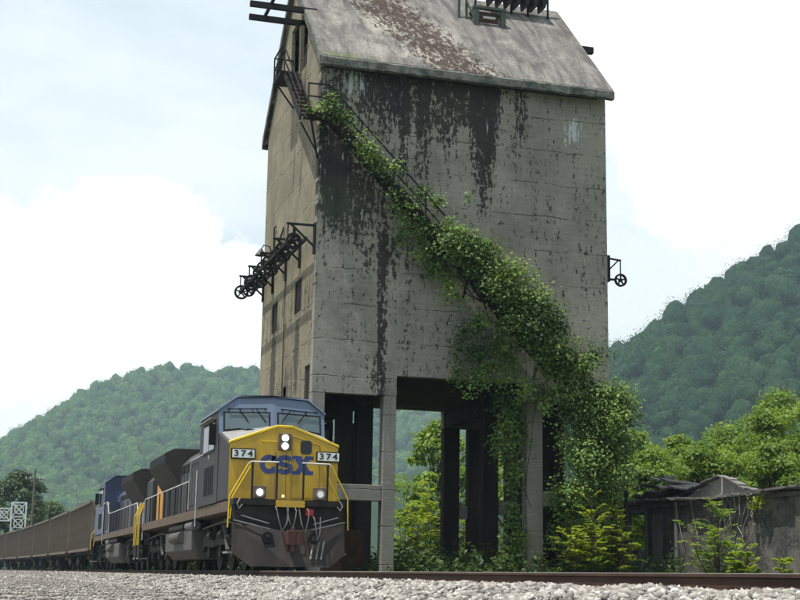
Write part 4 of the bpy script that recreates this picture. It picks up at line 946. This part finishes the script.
# ------------------------------------------------------------------ coal hopper cars
def make_hopper():
    L = empty('hopper_car'); ln = 13.9; h = ln/2
    m = MB(); t = .06
    m.box(-1.55, -1.55+t, -h, h, 1.15, 3.9); m.box(1.55-t, 1.55, -h, h, 1.15, 3.9); m.box(-1.55+t, 1.55-t, -h, -h+t, 1.7, 3.9); m.box(-1.55+t, 1.55-t, h-t, h, 1.7, 3.9)
    m.build('body', 'hopper_brown', L)
    MB().box(-1.2, 1.2, -h+.5, h-.5, .95, 1.5).build('underbody', 'under_black', L)
    c = MB(); c.loft([(-1.48, -h+.07, 3.2), (1.48, -h+.07, 3.2), (1.48, h-.07, 3.2), (-1.48, h-.07, 3.2)], [(-.6, -h+1.6, 3.72), (.6, -h+1.6, 3.72), (.6, h-1.6, 3.72), (-.6, h-1.6, 3.72)]); c.build('coal_load', 'coal', L)
    for s in (-1, 1):
        MB().box(s*1.551, s*1.66, -h-.04, h+.04, 3.80, 3.95).build('top_chord', 'hopper_rib', L); MB().box(s*1.551, s*1.64, -h, h, 1.08, 1.24).build('side_sill', 'hopper_rib', L)
        r0 = None
        for k in range(13):
            y = -h + .12 + k*(ln-.24)/12
            if r0 is None: r0 = MB().box(s*1.551, s*1.65, -.06, .06, 1.241, 3.799).build('side_post', 'hopper_rib', L); o = r0
            else: o = bpy.data.objects.new('side_post', r0.data); COL.objects.link(o); o.parent = L
            o.location = (0, y, 0)
    for e in (-1, 1):
        m = MB()
        for x in (-1.3, -.9): m.bar((x, e*(h+.12), 1.0), (x, e*(h+.12), 3.8), .04)
        for k in range(7): m.bar((-1.3, e*(h+.12), 1.2+k*.4), (-.9, e*(h+.12), 1.2+k*.4), .03)
        m.build('ladder', 'hopper_rib', L); MB().box(-.15, .15, min(e*h, e*(h+.45)), max(e*h, e*(h+.45)), .75, 1.0).build('coupler', 'coupler_rust', L); MB().box(-1.5, 1.5, min(e*(h+.003), e*(h+.2)), max(e*(h+.003), e*(h+.2)), .95, 1.2).build('end_sill', 'under_black', L)
        T = empty('truck', (0, 0, 0), parent=L); yc = e*(h-1.9)
        for k in (-.88, .88):
            for s in (-1, 1): MB().cyl((s*.755, yc+k, .46), 'x', .46, .12, 20).build('wheel', 'under_black', T)
        for s in (-1, 1): MB().prism([(yc-1.15, .38), (yc-1.15, .58), (yc-.45, .82), (yc+.45, .82), (yc+1.15, .58), (yc+1.15, .38), (yc+.6, .42), (yc+.35, .2), (yc-.35, .2), (yc-.6, .42)], 'x', s*.98, s*1.12).build('side_frame', 'under_black', T)
    return L
hp0 = make_hopper()
words = ['coal hopper car coupled directly behind the blue locomotive', 'second coal hopper car behind the blue locomotive', 'third coal hopper car behind the blue locomotive', 'fourth coal hopper car behind the blue locomotive', 'fifth coal hopper car behind the blue locomotive', 'sixth coal hopper car behind the blue locomotive', 'seventh coal hopper car behind the blue locomotive', 'eighth hopper car, just at the left edge of the picture']
for k, wd in enumerate(words):
    o = hp0 if k == 0 else copy_tree(hp0)
    y = 81.0 + .6 + 7.9 + k*16.05; o.location = (track_x(y), y, 0); o.rotation_euler = (0, 0, track_a(y)); tag(o, 'dusty brown ' + wd, 'hopper car', 'hopper cars of the train')
# ------------------------------------------------------------------ foliage helpers
def leaves(C, N, size, rg, jit=.7, aspect=.62, fold=.25, droop=0.0):
    """pointed folded leaves: C centres, N preferred normals; returns verts, tri faces"""
    n = len(C); nn = N + jit*rg.normal(size=(n, 3)); nn /= np.linalg.norm(nn, axis=1, keepdims=True)
    a = np.cross(nn, rg.normal(size=(n, 3))); a[:, 2] -= droop; a -= nn*(a*nn).sum(1, keepdims=True); a /= np.linalg.norm(a, axis=1, keepdims=True); b = np.cross(nn, a)
    s = (size*(.6 + .8*rg.random(n)))[:, None] if np.ndim(size) == 0 else (size*(.6 + .8*rg.random(n)))[:, None]
    up = nn*s*fold*.5
    q = np.stack([C - a*s*.5, C + b*s*aspect*.5 + up, C + a*s*.5, C - b*s*aspect*.5 + up], 1).reshape(-1, 3)
    k = np.arange(n)*4
    F = np.concatenate([np.stack([k, k+1, k+2], 1), np.stack([k, k+2, k+3], 1)])
    return q, F
def leaf_obj(name, C, N, size, mat, parent, rg, tone=None, **kw):
    V, F = leaves(C, N, size, rg, **kw); n = len(C)
    t = rg.random(n) if tone is None else np.clip(tone, 0, 1)
    return npmesh(name, V, F, mat, parent, shade=np.concatenate([t, t]))
def tree(name, loc, h, cr, rg, mat, label, cat='tree', group=None, ncl=60, per=90, leaf=.2, base=.15, trunk_r=.14, squash=.85):
    """tapered trunk, limbs and leafy clumps with gaps between them"""
    T = empty(name, loc); tag(T, label, cat, group)
    m = MB(); top = h*.8
    pts = [(0, 0, 0)]
    for k in range(1, 6): pts.append((rg.normal()*.06*k, rg.normal()*.06*k, top*k/5))
    m.tube(pts, [trunk_r*(1-.15*k) for k in range(6)], 7)
    C, N, tone = [], [], []
    for k in range(ncl):
        fz = base + (1-base)*rg.random()**.8; z = h*fz
        prof_ = math.sin(math.pi*min(1, max(.02, (fz*.9+.12))))**.6; ang = rg.random()*2*math.pi; rr = cr*prof_*(.35 + .65*rg.random()**.5)*(1 + .25*math.sin(3*ang + k % 3))
        c = np.array([math.cos(ang)*rr, math.sin(ang)*rr, z*.94])
        if k % 2 == 0:
            p0 = Vector(pts[min(5, max(1, int(fz*4)))])
            q = Vector(c); mdl = p0.lerp(q, .55) + Vector((0, 0, -.08*h*rg.random())); m.tube([p0, mdl, q], [trunk_r*.38, trunk_r*.22, .012], 5)
        r = cr*(.20 + .2*rg.random()); nl = int(per*(.6 + .8*rg.random()))
        d = rg.normal(size=(nl, 3)); d /= np.linalg.norm(d, axis=1, keepdims=True); d[:, 2] = np.where(d[:, 2] < -.3, -d[:, 2], d[:, 2])
        pp = c + d*np.array([r, r, r*squash*.75])*(.55 + .5*rg.random((nl, 1)))
        C.append(pp); N.append(d + np.array([0, 0, .6])); tone.append(.25 + .5*rg.random() + .35*(rg.random(nl)-.5))
    m.build('trunk', 'bark', T)
    C = np.concatenate(C); N = np.concatenate(N); tone = np.concatenate(tone)
    C[:, 2] = np.maximum(C[:, 2], .1)
    leaf_obj('crown', C, N, leaf, mat, T, rg, tone, jit=.55)
    return T
def sapling(name, loc, h, spread, nstem, rg, mat, label, group=None, frond=.9, leaflet=.15, per=9):
    """several thin stems carrying arching fronds of paired leaflets"""
    T = empty(name, loc); tag(T, label, 'sapling', group); m = MB(); C, A, W_, tone = [], [], [], []
    for s in range(nstem):
        ang = rg.random()*2*math.pi; rr = spread*rg.random()**.6; hh = h*(.45 + .55*rg.random())*(1 - .25*rr/max(spread, .01))
        if s == 0: rr = 0; hh = h
        p0 = Vector((rr*.02*math.cos(ang), rr*.02*math.sin(ang), 0)); p1 = Vector((rr*.7*math.cos(ang), rr*.7*math.sin(ang), hh*.55)); p2 = Vector((rr*math.cos(ang), rr*math.sin(ang), hh*.92))
        m.tube([p0, p1, p2], [.028, .018, .008], 5)
        for k in range(per):
            t = .25 + .75*(k+.5)/per; b0 = p0.lerp(p1, t*2) if t < .5 else p1.lerp(p2, t*2-1)
            a2 = k*2.4 + rg.random(); L_ = frond*(.6 + .5*rg.random())*(1.0 if t < .9 else .8); upz = .5 + .6*(t > .8) + .35*rg.random()
            d = np.array([math.cos(a2), math.sin(a2), upz]); d /= np.linalg.norm(d); n = int(6 + 5*rg.random())
            side = np.cross(d, (0, 0, 1.)); side /= np.linalg.norm(side)+1e-6
            tn = .3 + .5*rg.random()
            m.tube([b0, b0 + Vector(d*L_*.5), b0 + Vector(d*L_) + Vector((0, 0, -.3*L_))], [.008, .006, .003], 4)
            for q in range(n):
                u = .18 + .82*(q+1)/n; c = np.array(b0) + d*L_*u + np.array([0, 0, -.3*L_*u*u*u])
                for sg in (-1, 1):
                    dirv = side*sg + d*.45 + np.array([0, 0, -.15 + .1*rg.normal()]); dirv /= np.linalg.norm(dirv)
                    ll = leaflet*(1.1 - .45*abs(u-.5))*(.8 + .4*rg.random()); C.append(c + dirv*ll*.5); A.append(dirv*ll); W_.append(ll); tone.append(tn + .3*(rg.random()-.5))
    m.build('stem', 'bark', T)
    C = np.array(C); A = np.array(A); n = len(C); ll = np.array(W_)[:, None]
    nn = np.array([0, 0, 1.]) + .35*rg.normal(size=(n, 3)); b = np.cross(nn, A); b /= np.linalg.norm(b, axis=1, keepdims=True)
    V = np.stack([C - A*.5, C + b*ll*.24, C + A*.5, C - b*ll*.24], 1).reshape(-1, 3); k = np.arange(n)*4
    F = np.concatenate([np.stack([k, k+1, k+2], 1), np.stack([k, k+2, k+3], 1)]); t = np.clip(tone, 0, 1)
    npmesh('crown', V, F, mat, T, shade=np.concatenate([t, t])); return T

# ------------------------------------------------------------------ the climbing vine on the tower
rg = np.random.default_rng(21)
vine = empty('climbing_vine', (10.1, 44.0, 0.0)); tag(vine, 'leafy green vine climbing the stair diagonally across the tower face', 'vine')
VB = []   # x, z, rx, rz, y-front offset, thickness, leaves
def vpath(t): return (0.1 + 10.4*t, 15.2 - 10.4*t)
for k in range(34):
    t = .02 + .42*rg.random(); x, z = vpath(t); VB.append((x + rg.normal()*.22 + .1, z + .25 + rg.normal()*.25 - .25*t, .26 + .12*rg.random(), .20 + .1*rg.random(), -.78, .22, 26))
for k in range(9): VB.append((-.5 + 1.1*rg.random(), 14.9 + .8*rg.random(), .22, .2, -.7 - .2*rg.random(), .2, 18))
for k in range(60):   # loose sprigs breaking the outline
    t = .35 + .65*rg.random(); x, z = vpath(t); VB.append((x + .35*rg.normal(), z + .55 + .75*rg.normal(), .14, .14, -.6 - .4*rg.random(), .14, 9))
for k in range(16):
    t = .24 + .2*rg.random(); x, z = vpath(t); VB.append((x + .1*rg.normal(), z - .3 - 1.1*rg.random(), .24, .35, -.55, .2, 34))
for k in range(66):
    t = .42 + .58*rg.random(); x, z = vpath(t); VB.append((x + rg.normal()*.32 + .1, z + .45 + rg.normal()*.38, .38 + .2*rg.random(), .34 + .15*rg.random(), -.75 - .6*rg.random(), .3, 95))
for k in range(26):
    t = .46 + .54*rg.random(); x, z = vpath(t); VB.append((x + rg.normal()*.3 - .3, z - .25 - 1.5*rg.random()**1.3, .28, .36, -.45 - .35*rg.random(), .3, 48))
for k in range(17):   # hanging mass below the face, left of the third column
    VB.append((4.9 + 2.4*rg.random(), 6.4 + 1.6*rg.random() - .3, .3, .42, -.2 - .2*rg.random(), .2, 42))
for k in range(16): VB.append((6.9 + .45*rg.normal()*.6, 5.9 - 1.6*rg.random(), .3, .42, -.1, .2, 42))
for k in range(18): VB.append((7.0 + .18*rg.normal(), -.2 + 4.4*rg.random(), .24, .4, -.12, .2, 34))
for k in range(60):  # bulging mass round the right corner
    u = rg.random(); VB.append((8.5 + 2.15*u + .3*rg.normal()*.5, 2.7 + 3.3*rg.random() + .35*u, .42, .42, -.6 - .9*rg.random(), .42, 80))
for k in range(50): VB.append((10.35 + .45*rg.random(), 2.6 + 3.9*rg.random(), .4, .42, -.2 + 1.6*rg.random(), .4, 70))
for k in range(22): VB.append((8.4 + 1.8*rg.random(), 1.2 + 1.6*rg.random(), .35, .4, -.3 - .5*rg.random(), .3, 45))
C, N, tone = [], [], []
for (x, z, rx, rzv, yo, th, n) in VB:
    n = int(n*3.0*(.6 + .7*rg.random())); d = rg.normal(size=(n, 3)); d /= np.linalg.norm(d, axis=1, keepdims=True); d[:, 1] = -np.abs(d[:, 1])*(rg.random(n) < .8) + d[:, 1]*(d[:, 1] > 0)*.3
    r = np.abs(.75 + .38*rg.normal(size=(n, 1)))
    C.append(np.array([x, yo, z]) + d*np.array([rx, th, rzv])*r*1.25); N.append(d*.6 + np.array([-.25, -.45, .8])); tone.append(.02 + .85*rg.random() + .4*(rg.random(n)-.5))
C = np.concatenate(C); N = np.concatenate(N); tone = np.concatenate(tone); ok = ~((C[:, 1] > -.04) & (C[:, 0] > 0) & (C[:, 0] < TW) & (C[:, 2] > 5.8))
leaf_obj('foliage', C[ok], N[ok], .105, 'vine_leaf', vine, rg, tone[ok], jit=.5, aspect=.75)
m = MB()
for k in range(26):
    t0 = rg.random()*.9; p = []; x, z = vpath(1.0); t = 1.0; off = rg.normal()*.3
    L_ = int(4 + 8*rg.random())
    for q in range(L_):
        x, z = vpath(max(.02, t0 + .06*q*(1-t0)*1.5)); 
        if t0 + .06*q > 1: break
        p.append((x + .15*rg.normal(), -.5 + .12*rg.normal(), z + off + .15*rg.normal()))
    if len(p) > 2: m.tube(p, [.022]*len(p), 5)
for k in range(10):
    x = 4.9 + 5*rg.random(); z = vpath((x-.1)/10.4)[1]; p = [(x, -.45, z)]
    for q in range(5): p.append((x + .2*rg.normal(), -.3 + .1*rg.normal(), z - (z - .2 - 1.5*rg.random())*(q+1)/6))
    m.tube(p, .012, 5)
m.build('stem', 'vine_stem', vine)

# ------------------------------------------------------------------ trees and bushes
GR = 'bushy trees behind the shed'
spots = [(28.6, 58.2, 6.7, 2.3, 'leafy bush tree just right of the tower corner, farthest left of its row'), (27.6, 54.4, 5.6, 1.9, 'low rounded green tree behind the left end of the shed'), (31.6, 59.5, 6.9, 2.4, 'green tree showing over the broken shed roof'),
         (30.8, 55.5, 6.2, 2.2, 'bushy tree behind the pale shed gable'), (34.8, 60.4, 7.7, 2.6, 'taller green tree rising behind the shed gable'), (34.9, 57.0, 8.1, 2.5, 'bright green tree right of the shed gable'), (37.2, 59.5, 9.3, 2.8, 'tallest yellow-green tree over the right part of the shed'),
         (36.2, 54.5, 8.6, 2.6, 'yellow-green tree at the right edge of the picture'), (39.5, 57.5, 9.2, 2.8, 'green tree cut by the right edge of the picture'), (33.0, 53.5, 6.0, 2.0, 'low bush tree close behind the shed roof'), (36.0, 50.0, 6.4, 2.2, 'low leafy tree behind the right end of the shed')]
for k, (x, y, h, cr, lab) in enumerate(spots):
    tree('leafy_tree', (x, y, -.5), h + .5, cr, np.random.default_rng(100+k), 'tree_leaf', lab, 'tree', GR, ncl=100, per=130, leaf=.17, base=.08)
tree('leafy_bush', (25.4, 53.6, -.5), 4.6, 1.5, np.random.default_rng(140), 'sapling_leaf', 'bright yellow-green bush between the tower and the shed', 'bush', None, ncl=55, per=80, leaf=.2, base=.02)
tree('leafy_bush', (23.9, 54.5, -.5), 3.4, 1.2, np.random.default_rng(141), 'tree_leaf', 'low green bush beside the right corner of the tower', 'bush', None, ncl=40, per=70, leaf=.2, base=.02)
tree('leafy_tree', (23.8, 72.0, -.5), 9.0, 2.6, np.random.default_rng(142), 'tree_leaf', 'green tree seen through the tower legs', 'tree', None, ncl=80, per=80, leaf=.28, base=.1)
tree('leafy_tree', (27.5, 70.0, -.5), 7.5, 2.6, np.random.default_rng(143), 'tree_leaf', 'green tree behind the tower, seen in the narrow gap between two columns', 'tree', None, ncl=70, per=80, leaf=.28, base=.1)
tree('leafy_tree', (15.6, 84.0, -.5), 4.6, 2.4, np.random.default_rng(144), 'tree_leaf', 'low tree beyond the left bay of the tower', 'tree', None, ncl=50, per=70, leaf=.28, base=.05)
tree('leafy_tree', (4.6, 190.0, -.5), 13.2, 4.6, np.random.default_rng(145), 'tree_leaf_dark', 'dark green tree beyond the hopper cars at the far left', 'tree', None, ncl=90, per=110, leaf=.5, base=.1)
tree('leafy_tree', (-2.5, 198.0, -.5), 11.0, 4.0, np.random.default_rng(146), 'tree_leaf_dark', 'dark tree behind the signal gantry at the left edge', 'tree', None, ncl=70, per=100, leaf=.5, base=.1)
tree('leafy_tree', (9.2, 205.0, -.5), 10.0, 4.2, np.random.default_rng(147), 'tree_leaf_dark', 'dark low tree just right of the utility pole', 'tree', None, ncl=70, per=100, leaf=.5, base=.1)
G2 = 'feathery saplings round the tower'
sapling('sumac_sapling', (18.7, 58.5, -.5), 4.6, 1.5, 9, np.random.default_rng(160), 'sapling_leaf', 'bright feathery sapling behind the tower, filling the middle opening', G2, 1.15, .24, 10)
sapling('sumac_sapling', (17.2, 56.6, -.5), 3.7, 1.2, 8, np.random.default_rng(161), 'sapling_leaf', 'shorter feathery sapling behind the tower beside its second column', G2, 1.05, .22, 10)
sapling('sumac_sapling', (20.3, 58.0, -.5), 3.4, 1.2, 7, np.random.default_rng(162), 'sapling_leaf', 'feathery sapling behind the tower at the right side of the middle opening', G2, 1.0, .22, 9)
sapling('sumac_sapling', (19.25, 42.3, -.5), 3.35, 1.25, 13, np.random.default_rng(163), 'sapling_leaf', 'broad feathery yellow-green sapling in front of the third tower column', G2, .95, .17, 11)
sapling('sumac_sapling', (20.35, 42.6, -.5), 2.9, .85, 9, np.random.default_rng(164), 'sapling_leaf', 'feathery sapling touching the left end of the shed', G2, .85, .16, 10)
sapling('sumac_sapling', (20.1, 35.6, -.5), 2.75, .85, 11, np.random.default_rng(165), 'tree_leaf', 'feathery green sapling growing in front of the shed wall', G2, .85, .15, 10)
sapling('leafy_weed', (20.2, 34.2, -.5), 1.55, .5, 7, np.random.default_rng(166), 'sapling_leaf', 'broad-leaved low plant right of the sapling at the shed', None, .5, .2, 7)
sapling('leafy_weed', (20.5, 32.9, -.5), 1.05, .35, 4, np.random.default_rng(167), 'sapling_leaf', 'small plant above the rail at the far right', None, .35, .18, 6)
sapling('leafy_weed', (20.6, 38.8, -.5), 1.1, .4, 5, np.random.default_rng(168), 'weed_leaf', 'small weed at the foot of the shed boards', None, .4, .15, 6)
# weeds under and round the tower: ground cover nobody could count
rg = np.random.default_rng(30); n = 17000
x = 11.9 + 11.2*rg.random(n); y = 42.6 + 13*rg.random(n)**1.2; ok = ~((x < 13.3) & (y < 43.6)); x = x[ok]; y = y[ok]; n = len(x)
hh = (.55 + .5*np.sin(x*1.9 + 1.0)*np.sin(y*1.3 + .6) + .45*np.sin(x*5.1)*np.sin(y*3.7))*np.clip((x-11.7)/1.6, .1, 1) + .4
z = -.5 + np.maximum(.1, hh)*1.05*rg.random(n)**.6
o = leaf_obj('ground_weeds', np.column_stack([x, y, z]), np.tile([0, -.3, 1.], (n, 1)), .17, 'weed_leaf', None, rg, jit=.6)
tag(o, 'dark green weeds covering the ground under the tower', 'weeds', kind='stuff')
n = 9000; x = 22 + 30*rg.random(n); y = 28 + 45*rg.random(n); ok = ~((x > 23.2) & (x < 29) & (y < 51)); x = x[ok]; y = y[ok]; n = len(x); z = -.5 + .7*rg.random(n)**1.5
o = leaf_obj('roadside_weeds', np.column_stack([x, y, z]), np.tile([0, -.3, 1.], (n, 1)), .22, 'weed_leaf', None, rg, jit=.6)
tag(o, 'green weeds round the shed and under the trees', 'weeds', kind='stuff')

# brush on the far side of the line beyond the tower
ords = ['nearest', 'second', 'third', 'fourth', 'fifth', 'sixth', 'seventh', 'eighth', 'ninth', 'tenth', 'eleventh', 'twelfth', 'thirteenth', 'fourteenth', 'farthest']
bush_words = [o_ + ' low dark bush in the row on the far side of the train' for o_ in ords]
for k in range(15):
    y = 57 + k*8.5; x = track_x(y) + 4.3 + 1.2*math.sin(k*2.1)
    tree('trackside_bush', (x, y, -.5), 2.0 + .5*math.sin(k*1.3), 2.6, np.random.default_rng(300+k), 'tree_leaf_dark', bush_words[k], 'bush', 'bushes beyond the train', ncl=34, per=60, leaf=.3, base=.03, trunk_r=.06)

# ------------------------------------------------------------------ ruined shed right of the tower (own metres: x 0 at the track-side wall, y 0..17 away from the camera)
shed = empty('ruined_shed', (23.5, 33.0, 0.0)); tag(shed, 'dark derelict shed with collapsed board roof right of the tower', 'shed')
rg = np.random.default_rng(50)
wl = slab([0, 11.3], [-.5, 2.62], [], 0, .28, lambda u, v, t: (t, u, v)).build('wall', 'shed_wall', shed)
MB().box(.282, 5.2, 0.0, .28, -.5, 2.7).build('wall', 'shed_wall', shed); MB().box(4.92, 5.2, .282, 17.1, -.5, 2.9).build('wall', 'shed_wall', shed)
MB().box(.3, 4.9, 16.85, 17.1, -.5, 1.1).build('wall', 'shed_wall', shed)
# board front at the far end with the doorway
bw = empty('board_front', (0, 0, 0), parent=shed)
y = 11.32
while y < 17.1:
    wd = .17 + .08*rg.random(); y1 = min(17.1, y + wd)
    if not (13.85 < (y+y1)/2 < 15.15):
        top = 2.62 - .10*rg.random(); o = MB().box(0, .035, -wd/2+.006, wd/2-.006, -.5, top).build('board', 'shed_board', bw); o.location = (.03*rg.random() - .01, y + wd/2, 0); o.rotation_euler = (0, .008*rg.normal(), 0)
    else:
        o = MB().box(.0, .035, -wd/2+.006, wd/2-.006, 2.36, 2.62).build('board', 'shed_board', bw); o.location = (.01*rg.random(), y + wd/2, 0)
    y = y1
for y in (11.4, 13.75, 15.2, 17.0): MB().box(-.07, -.015, y-.09, y+.09, -.5, 2.6).build('post', 'shed_post', shed, loc=(0, 0, 0))
MB().box(-.06, -.012, 13.85, 15.1, 2.36, 2.5).build('lintel', 'shed_post', shed)
MB().box(-.05, -.012, 12.55, 13.25, -.2, 2.3).build('hatch', 'shed_post', shed)
# roof planks, uneven along the edge
rp_ = empty('board_roof', (0, 0, 0), parent=shed)
y = -.3; k = 0
while y < 17.4:
    wd = .30 + .12*rg.random(); sag = .07*math.sin(y*.55 + .6) - .12*max(0, (y-13)/4)**2; x0 = -.38 + .14*rg.random() - .1*(k % 5 == 0)
    gone = 13.6 < y < 16.6 and x0 > -9
    x1 = 1.0 + .5*rg.random() if 8.0 < y < 16.4 else 5.3
    z0 = 2.66 + sag + .05*rg.random(); z1 = z0 - .01*(x1-x0)
    m = MB(); m.loft([(x0, -wd/2+.008, z0), (x0, wd/2-.008, z0+.015*rg.normal()), (x0, wd/2-.008, z0+.07), (x0, -wd/2+.008, z0+.07)], [(x1, -wd/2+.008, z1), (x1, wd/2-.008, z1), (x1, wd/2-.008, z1+.06), (x1, -wd/2+.008, z1+.06)])
    o = m.build('roof_plank', 'shed_roofing', rp_); o.location = (0, y+wd/2, 0); y += wd; k += 1
MB().box(-.06, .0, .0, 17.1, 2.5, 2.63).build('wall_plate', 'shed_board', shed)
# pale gable rising behind the roof edge, with raked roof boards
gy0, gy1, gp = 8.5, 13.2, 10.4
MB().prism([(gy0, 2.2), (gy1, 2.2), (gy1, 2.9), (gp, 3.52), (gy0, 2.92)], 'x', 1.25, 1.4).build('gable', 'gable_gray', shed)
for (ya, za, yb, zb_) in ((gp+.05, 3.55, gy1+.35, 2.9), (gp-.05, 3.55, gy0-.3, 2.88)):
    d = Vector((0, yb-ya, zb_-za))
    for q in range(6):
        a = Vector((0, ya, za)) + d*(q/6); b = Vector((0, ya, za)) + d*((q+1.12)/6); j = .05*rg.normal()
        m = MB(); m.bar(Vector((1.2+j, 0, 0)) + a + Vector((0, 0, .03*(q % 2))), Vector((1.2+j, 0, 0)) + b + Vector((0, 0, .03*(q % 2)+.02)), .34, .045, up=(0, 0, 1))
        m.build('raked_board', 'shed_roofing', shed)
# collapsed roof heap over the doorway end
for q in range(11):
    t = q/10; ya = 12.9 + 4.0*t; zc = 2.95 + .6*(1-abs(t-.45)/.55)*1.0
    sl_ = .5 if t < .45 else -.55
    m = MB(); m.bar((0, -.22, -.22*sl_*-1), (0, .22, .22*sl_*-1*-1), 1.5+rg.random(), .055); o = m.build('fallen_board', 'shed_roofing', shed); o.location = (1.7 + .25*rg.normal(), ya, zc + .04*rg.normal()); o.rotation_euler = (.1*rg.normal() + (.32 if t < .45 else -.32), .12*rg.normal(), .15*rg.normal())
MB().prism([(13.1, 2.3), (16.9, 2.3), (16.9, 2.95), (14.8, 3.6), (13.1, 2.9)], 'x', 2.2, 2.3).build('inner_wall', 'shed_board', shed)
MB().bar((.2, 16.5, 2.95), (1.3, 15.2, 2.85), .1, .1).build('fallen_rafter', 'shed_roofing', shed); MB().box(1.2, 1.7, 14.6, 15.3, 3.72, 3.83).build('fallen_board', 'shed_roofing', shed)
# grey dead vine stems hanging on the shed wall
dv_ = empty('dead_vine', (23.5, 33.0, 0.0)); tag(dv_, 'bare grey vine stems hanging from the shed roof edge', 'vine')
m = MB()
for k in range(13):
    y0 = 5.6 + 2.4*rg.random(); p = [(-.30, y0, 2.72)]; yy = y0
    for q in range(5): yy += .22 + .18*rg.normal()*.6; p.append((-.12 - .1*rg.random(), yy if k % 3 else y0 + .1*rg.normal(), 2.7 - .34*(q+1)))
    MB().tube(p, .014, 5).build('stem', 'twig_gray', dv_)
for y0 in (9.9, 11.0): MB().tube([(-.3, y0, 2.7), (-.15, y0+.05, 2.0), (-.12, y0-.2, 1.3), (-.1, y0-.05, .9)], .014, 5).build('stem', 'twig_gray', dv_)
cc = np.column_stack([-.35 + .15*rg.random(60), 5.2 + .9*rg.random(60), 2.15 + .45*rg.random(60)]); leaf_obj('foliage', cc, np.tile([-.6, -.4, .7], (60, 1)), .14, 'sapling_leaf', dv_, rg)

# ------------------------------------------------------------------ far left: utility pole and white signal gantry
up_ = empty('utility_pole', (5.6, 165.0, -.5)); tag(up_, 'grey wooden utility pole standing beyond the hopper cars', 'pole')
MB().tube([(0, 0, 0), (0, 0, 11.8)], [.17, .11], 10).build('pole', 'pole_wood', up_); MB().box(-1.1, 1.1, -.06, .06, 10.6, 10.75).build('crossarm', 'pole_wood', up_)
for x in (-.95, -.5, .5, .95): MB().tube([(x, 0, 10.75), (x, 0, 10.95)], [.05, .03], 8).build('insulator', 'white_steel', up_)
sg = empty('signal_gantry', (3.6, 182.0, -.5)); tag(sg, 'white lattice signal gantry over the line at the far left', 'signal gantry')
def lattice(name, p0, ax, n, s, parent):
    """square box truss of n panels of size s along ax"""
    m = MB(); ax = Vector(ax); e1 = Vector((0, 1, 0)) ; e2 = Vector((0, 0, 1)) if abs(ax.z) < .5 else Vector((1, 0, 0)); p0 = Vector(p0)
    cs = [e1*a*s/2 + e2*b*s/2 for a, b in ((-1,-1),(1,-1),(1,1),(-1,1))]
    for c_ in cs: m.bar(p0+c_, p0+ax*n*s+c_, .13)
    for k in range(n+1):
        for i in range(4): m.bar(p0+ax*k*s+cs[i], p0+ax*k*s+cs[(i+1) % 4], .09)
    for k in range(n):
        for i in range(4): m.bar(p0+ax*k*s+cs[i], p0+ax*(k+1)*s+cs[(i+1) % 4], .10); m.bar(p0+ax*(k+1)*s+cs[i], p0+ax*k*s+cs[(i+1) % 4], .10)
        m.ring(p0+ax*(k+.5)*s - e1*s/2*1.02, 'y', s*.34, s*.27, .06, 16)
    return m.build(name, 'white_steel', parent)
lattice('mast', (.9, 0, 0), (0, 0, 1), 5, 1.75, sg); lattice('boom', (-.1, 0, 7.2), (-1, 0, 0), 7, 1.5, sg); lattice('mast', (-11.4, 0, 0), (0, 0, 1), 5, 1.75, sg)
for x in (-3.0, -6.5):
    h_ = MB().box(x-.35, x+.35, -1.0, -.85, 8.2, 10.0).build('signal_head', 'rubber', sg)
    for q in range(3): MB().cyl((x, -1.05, 8.55+q*.55), 'y', .14, .12, 12).build('signal_lens', 'dark_glass', h_)

# ------------------------------------------------------------------ valley haze
hzm = bpy.data.materials.new('haze_air'); hzm.use_nodes = True; nt = hzm.node_tree; nt.nodes.clear()
out = nt.nodes.new('ShaderNodeOutputMaterial'); pv = nt.nodes.new('ShaderNodeVolumePrincipled'); nt.links.new(pv.outputs[0], out.inputs['Volume'])
pv.inputs['Color'].default_value = (0.62, 0.84, 1.0, 1); pv.inputs['Density'].default_value = 0.00021; pv.inputs['Anisotropy'].default_value = 0.3
MATS['haze_air'] = hzm
hz_ = MB().box(-3100, 3100, -3100, 3100, -4.0, 262.0).build('haze', 'haze_air'); tag(hz_, kind='stuff')
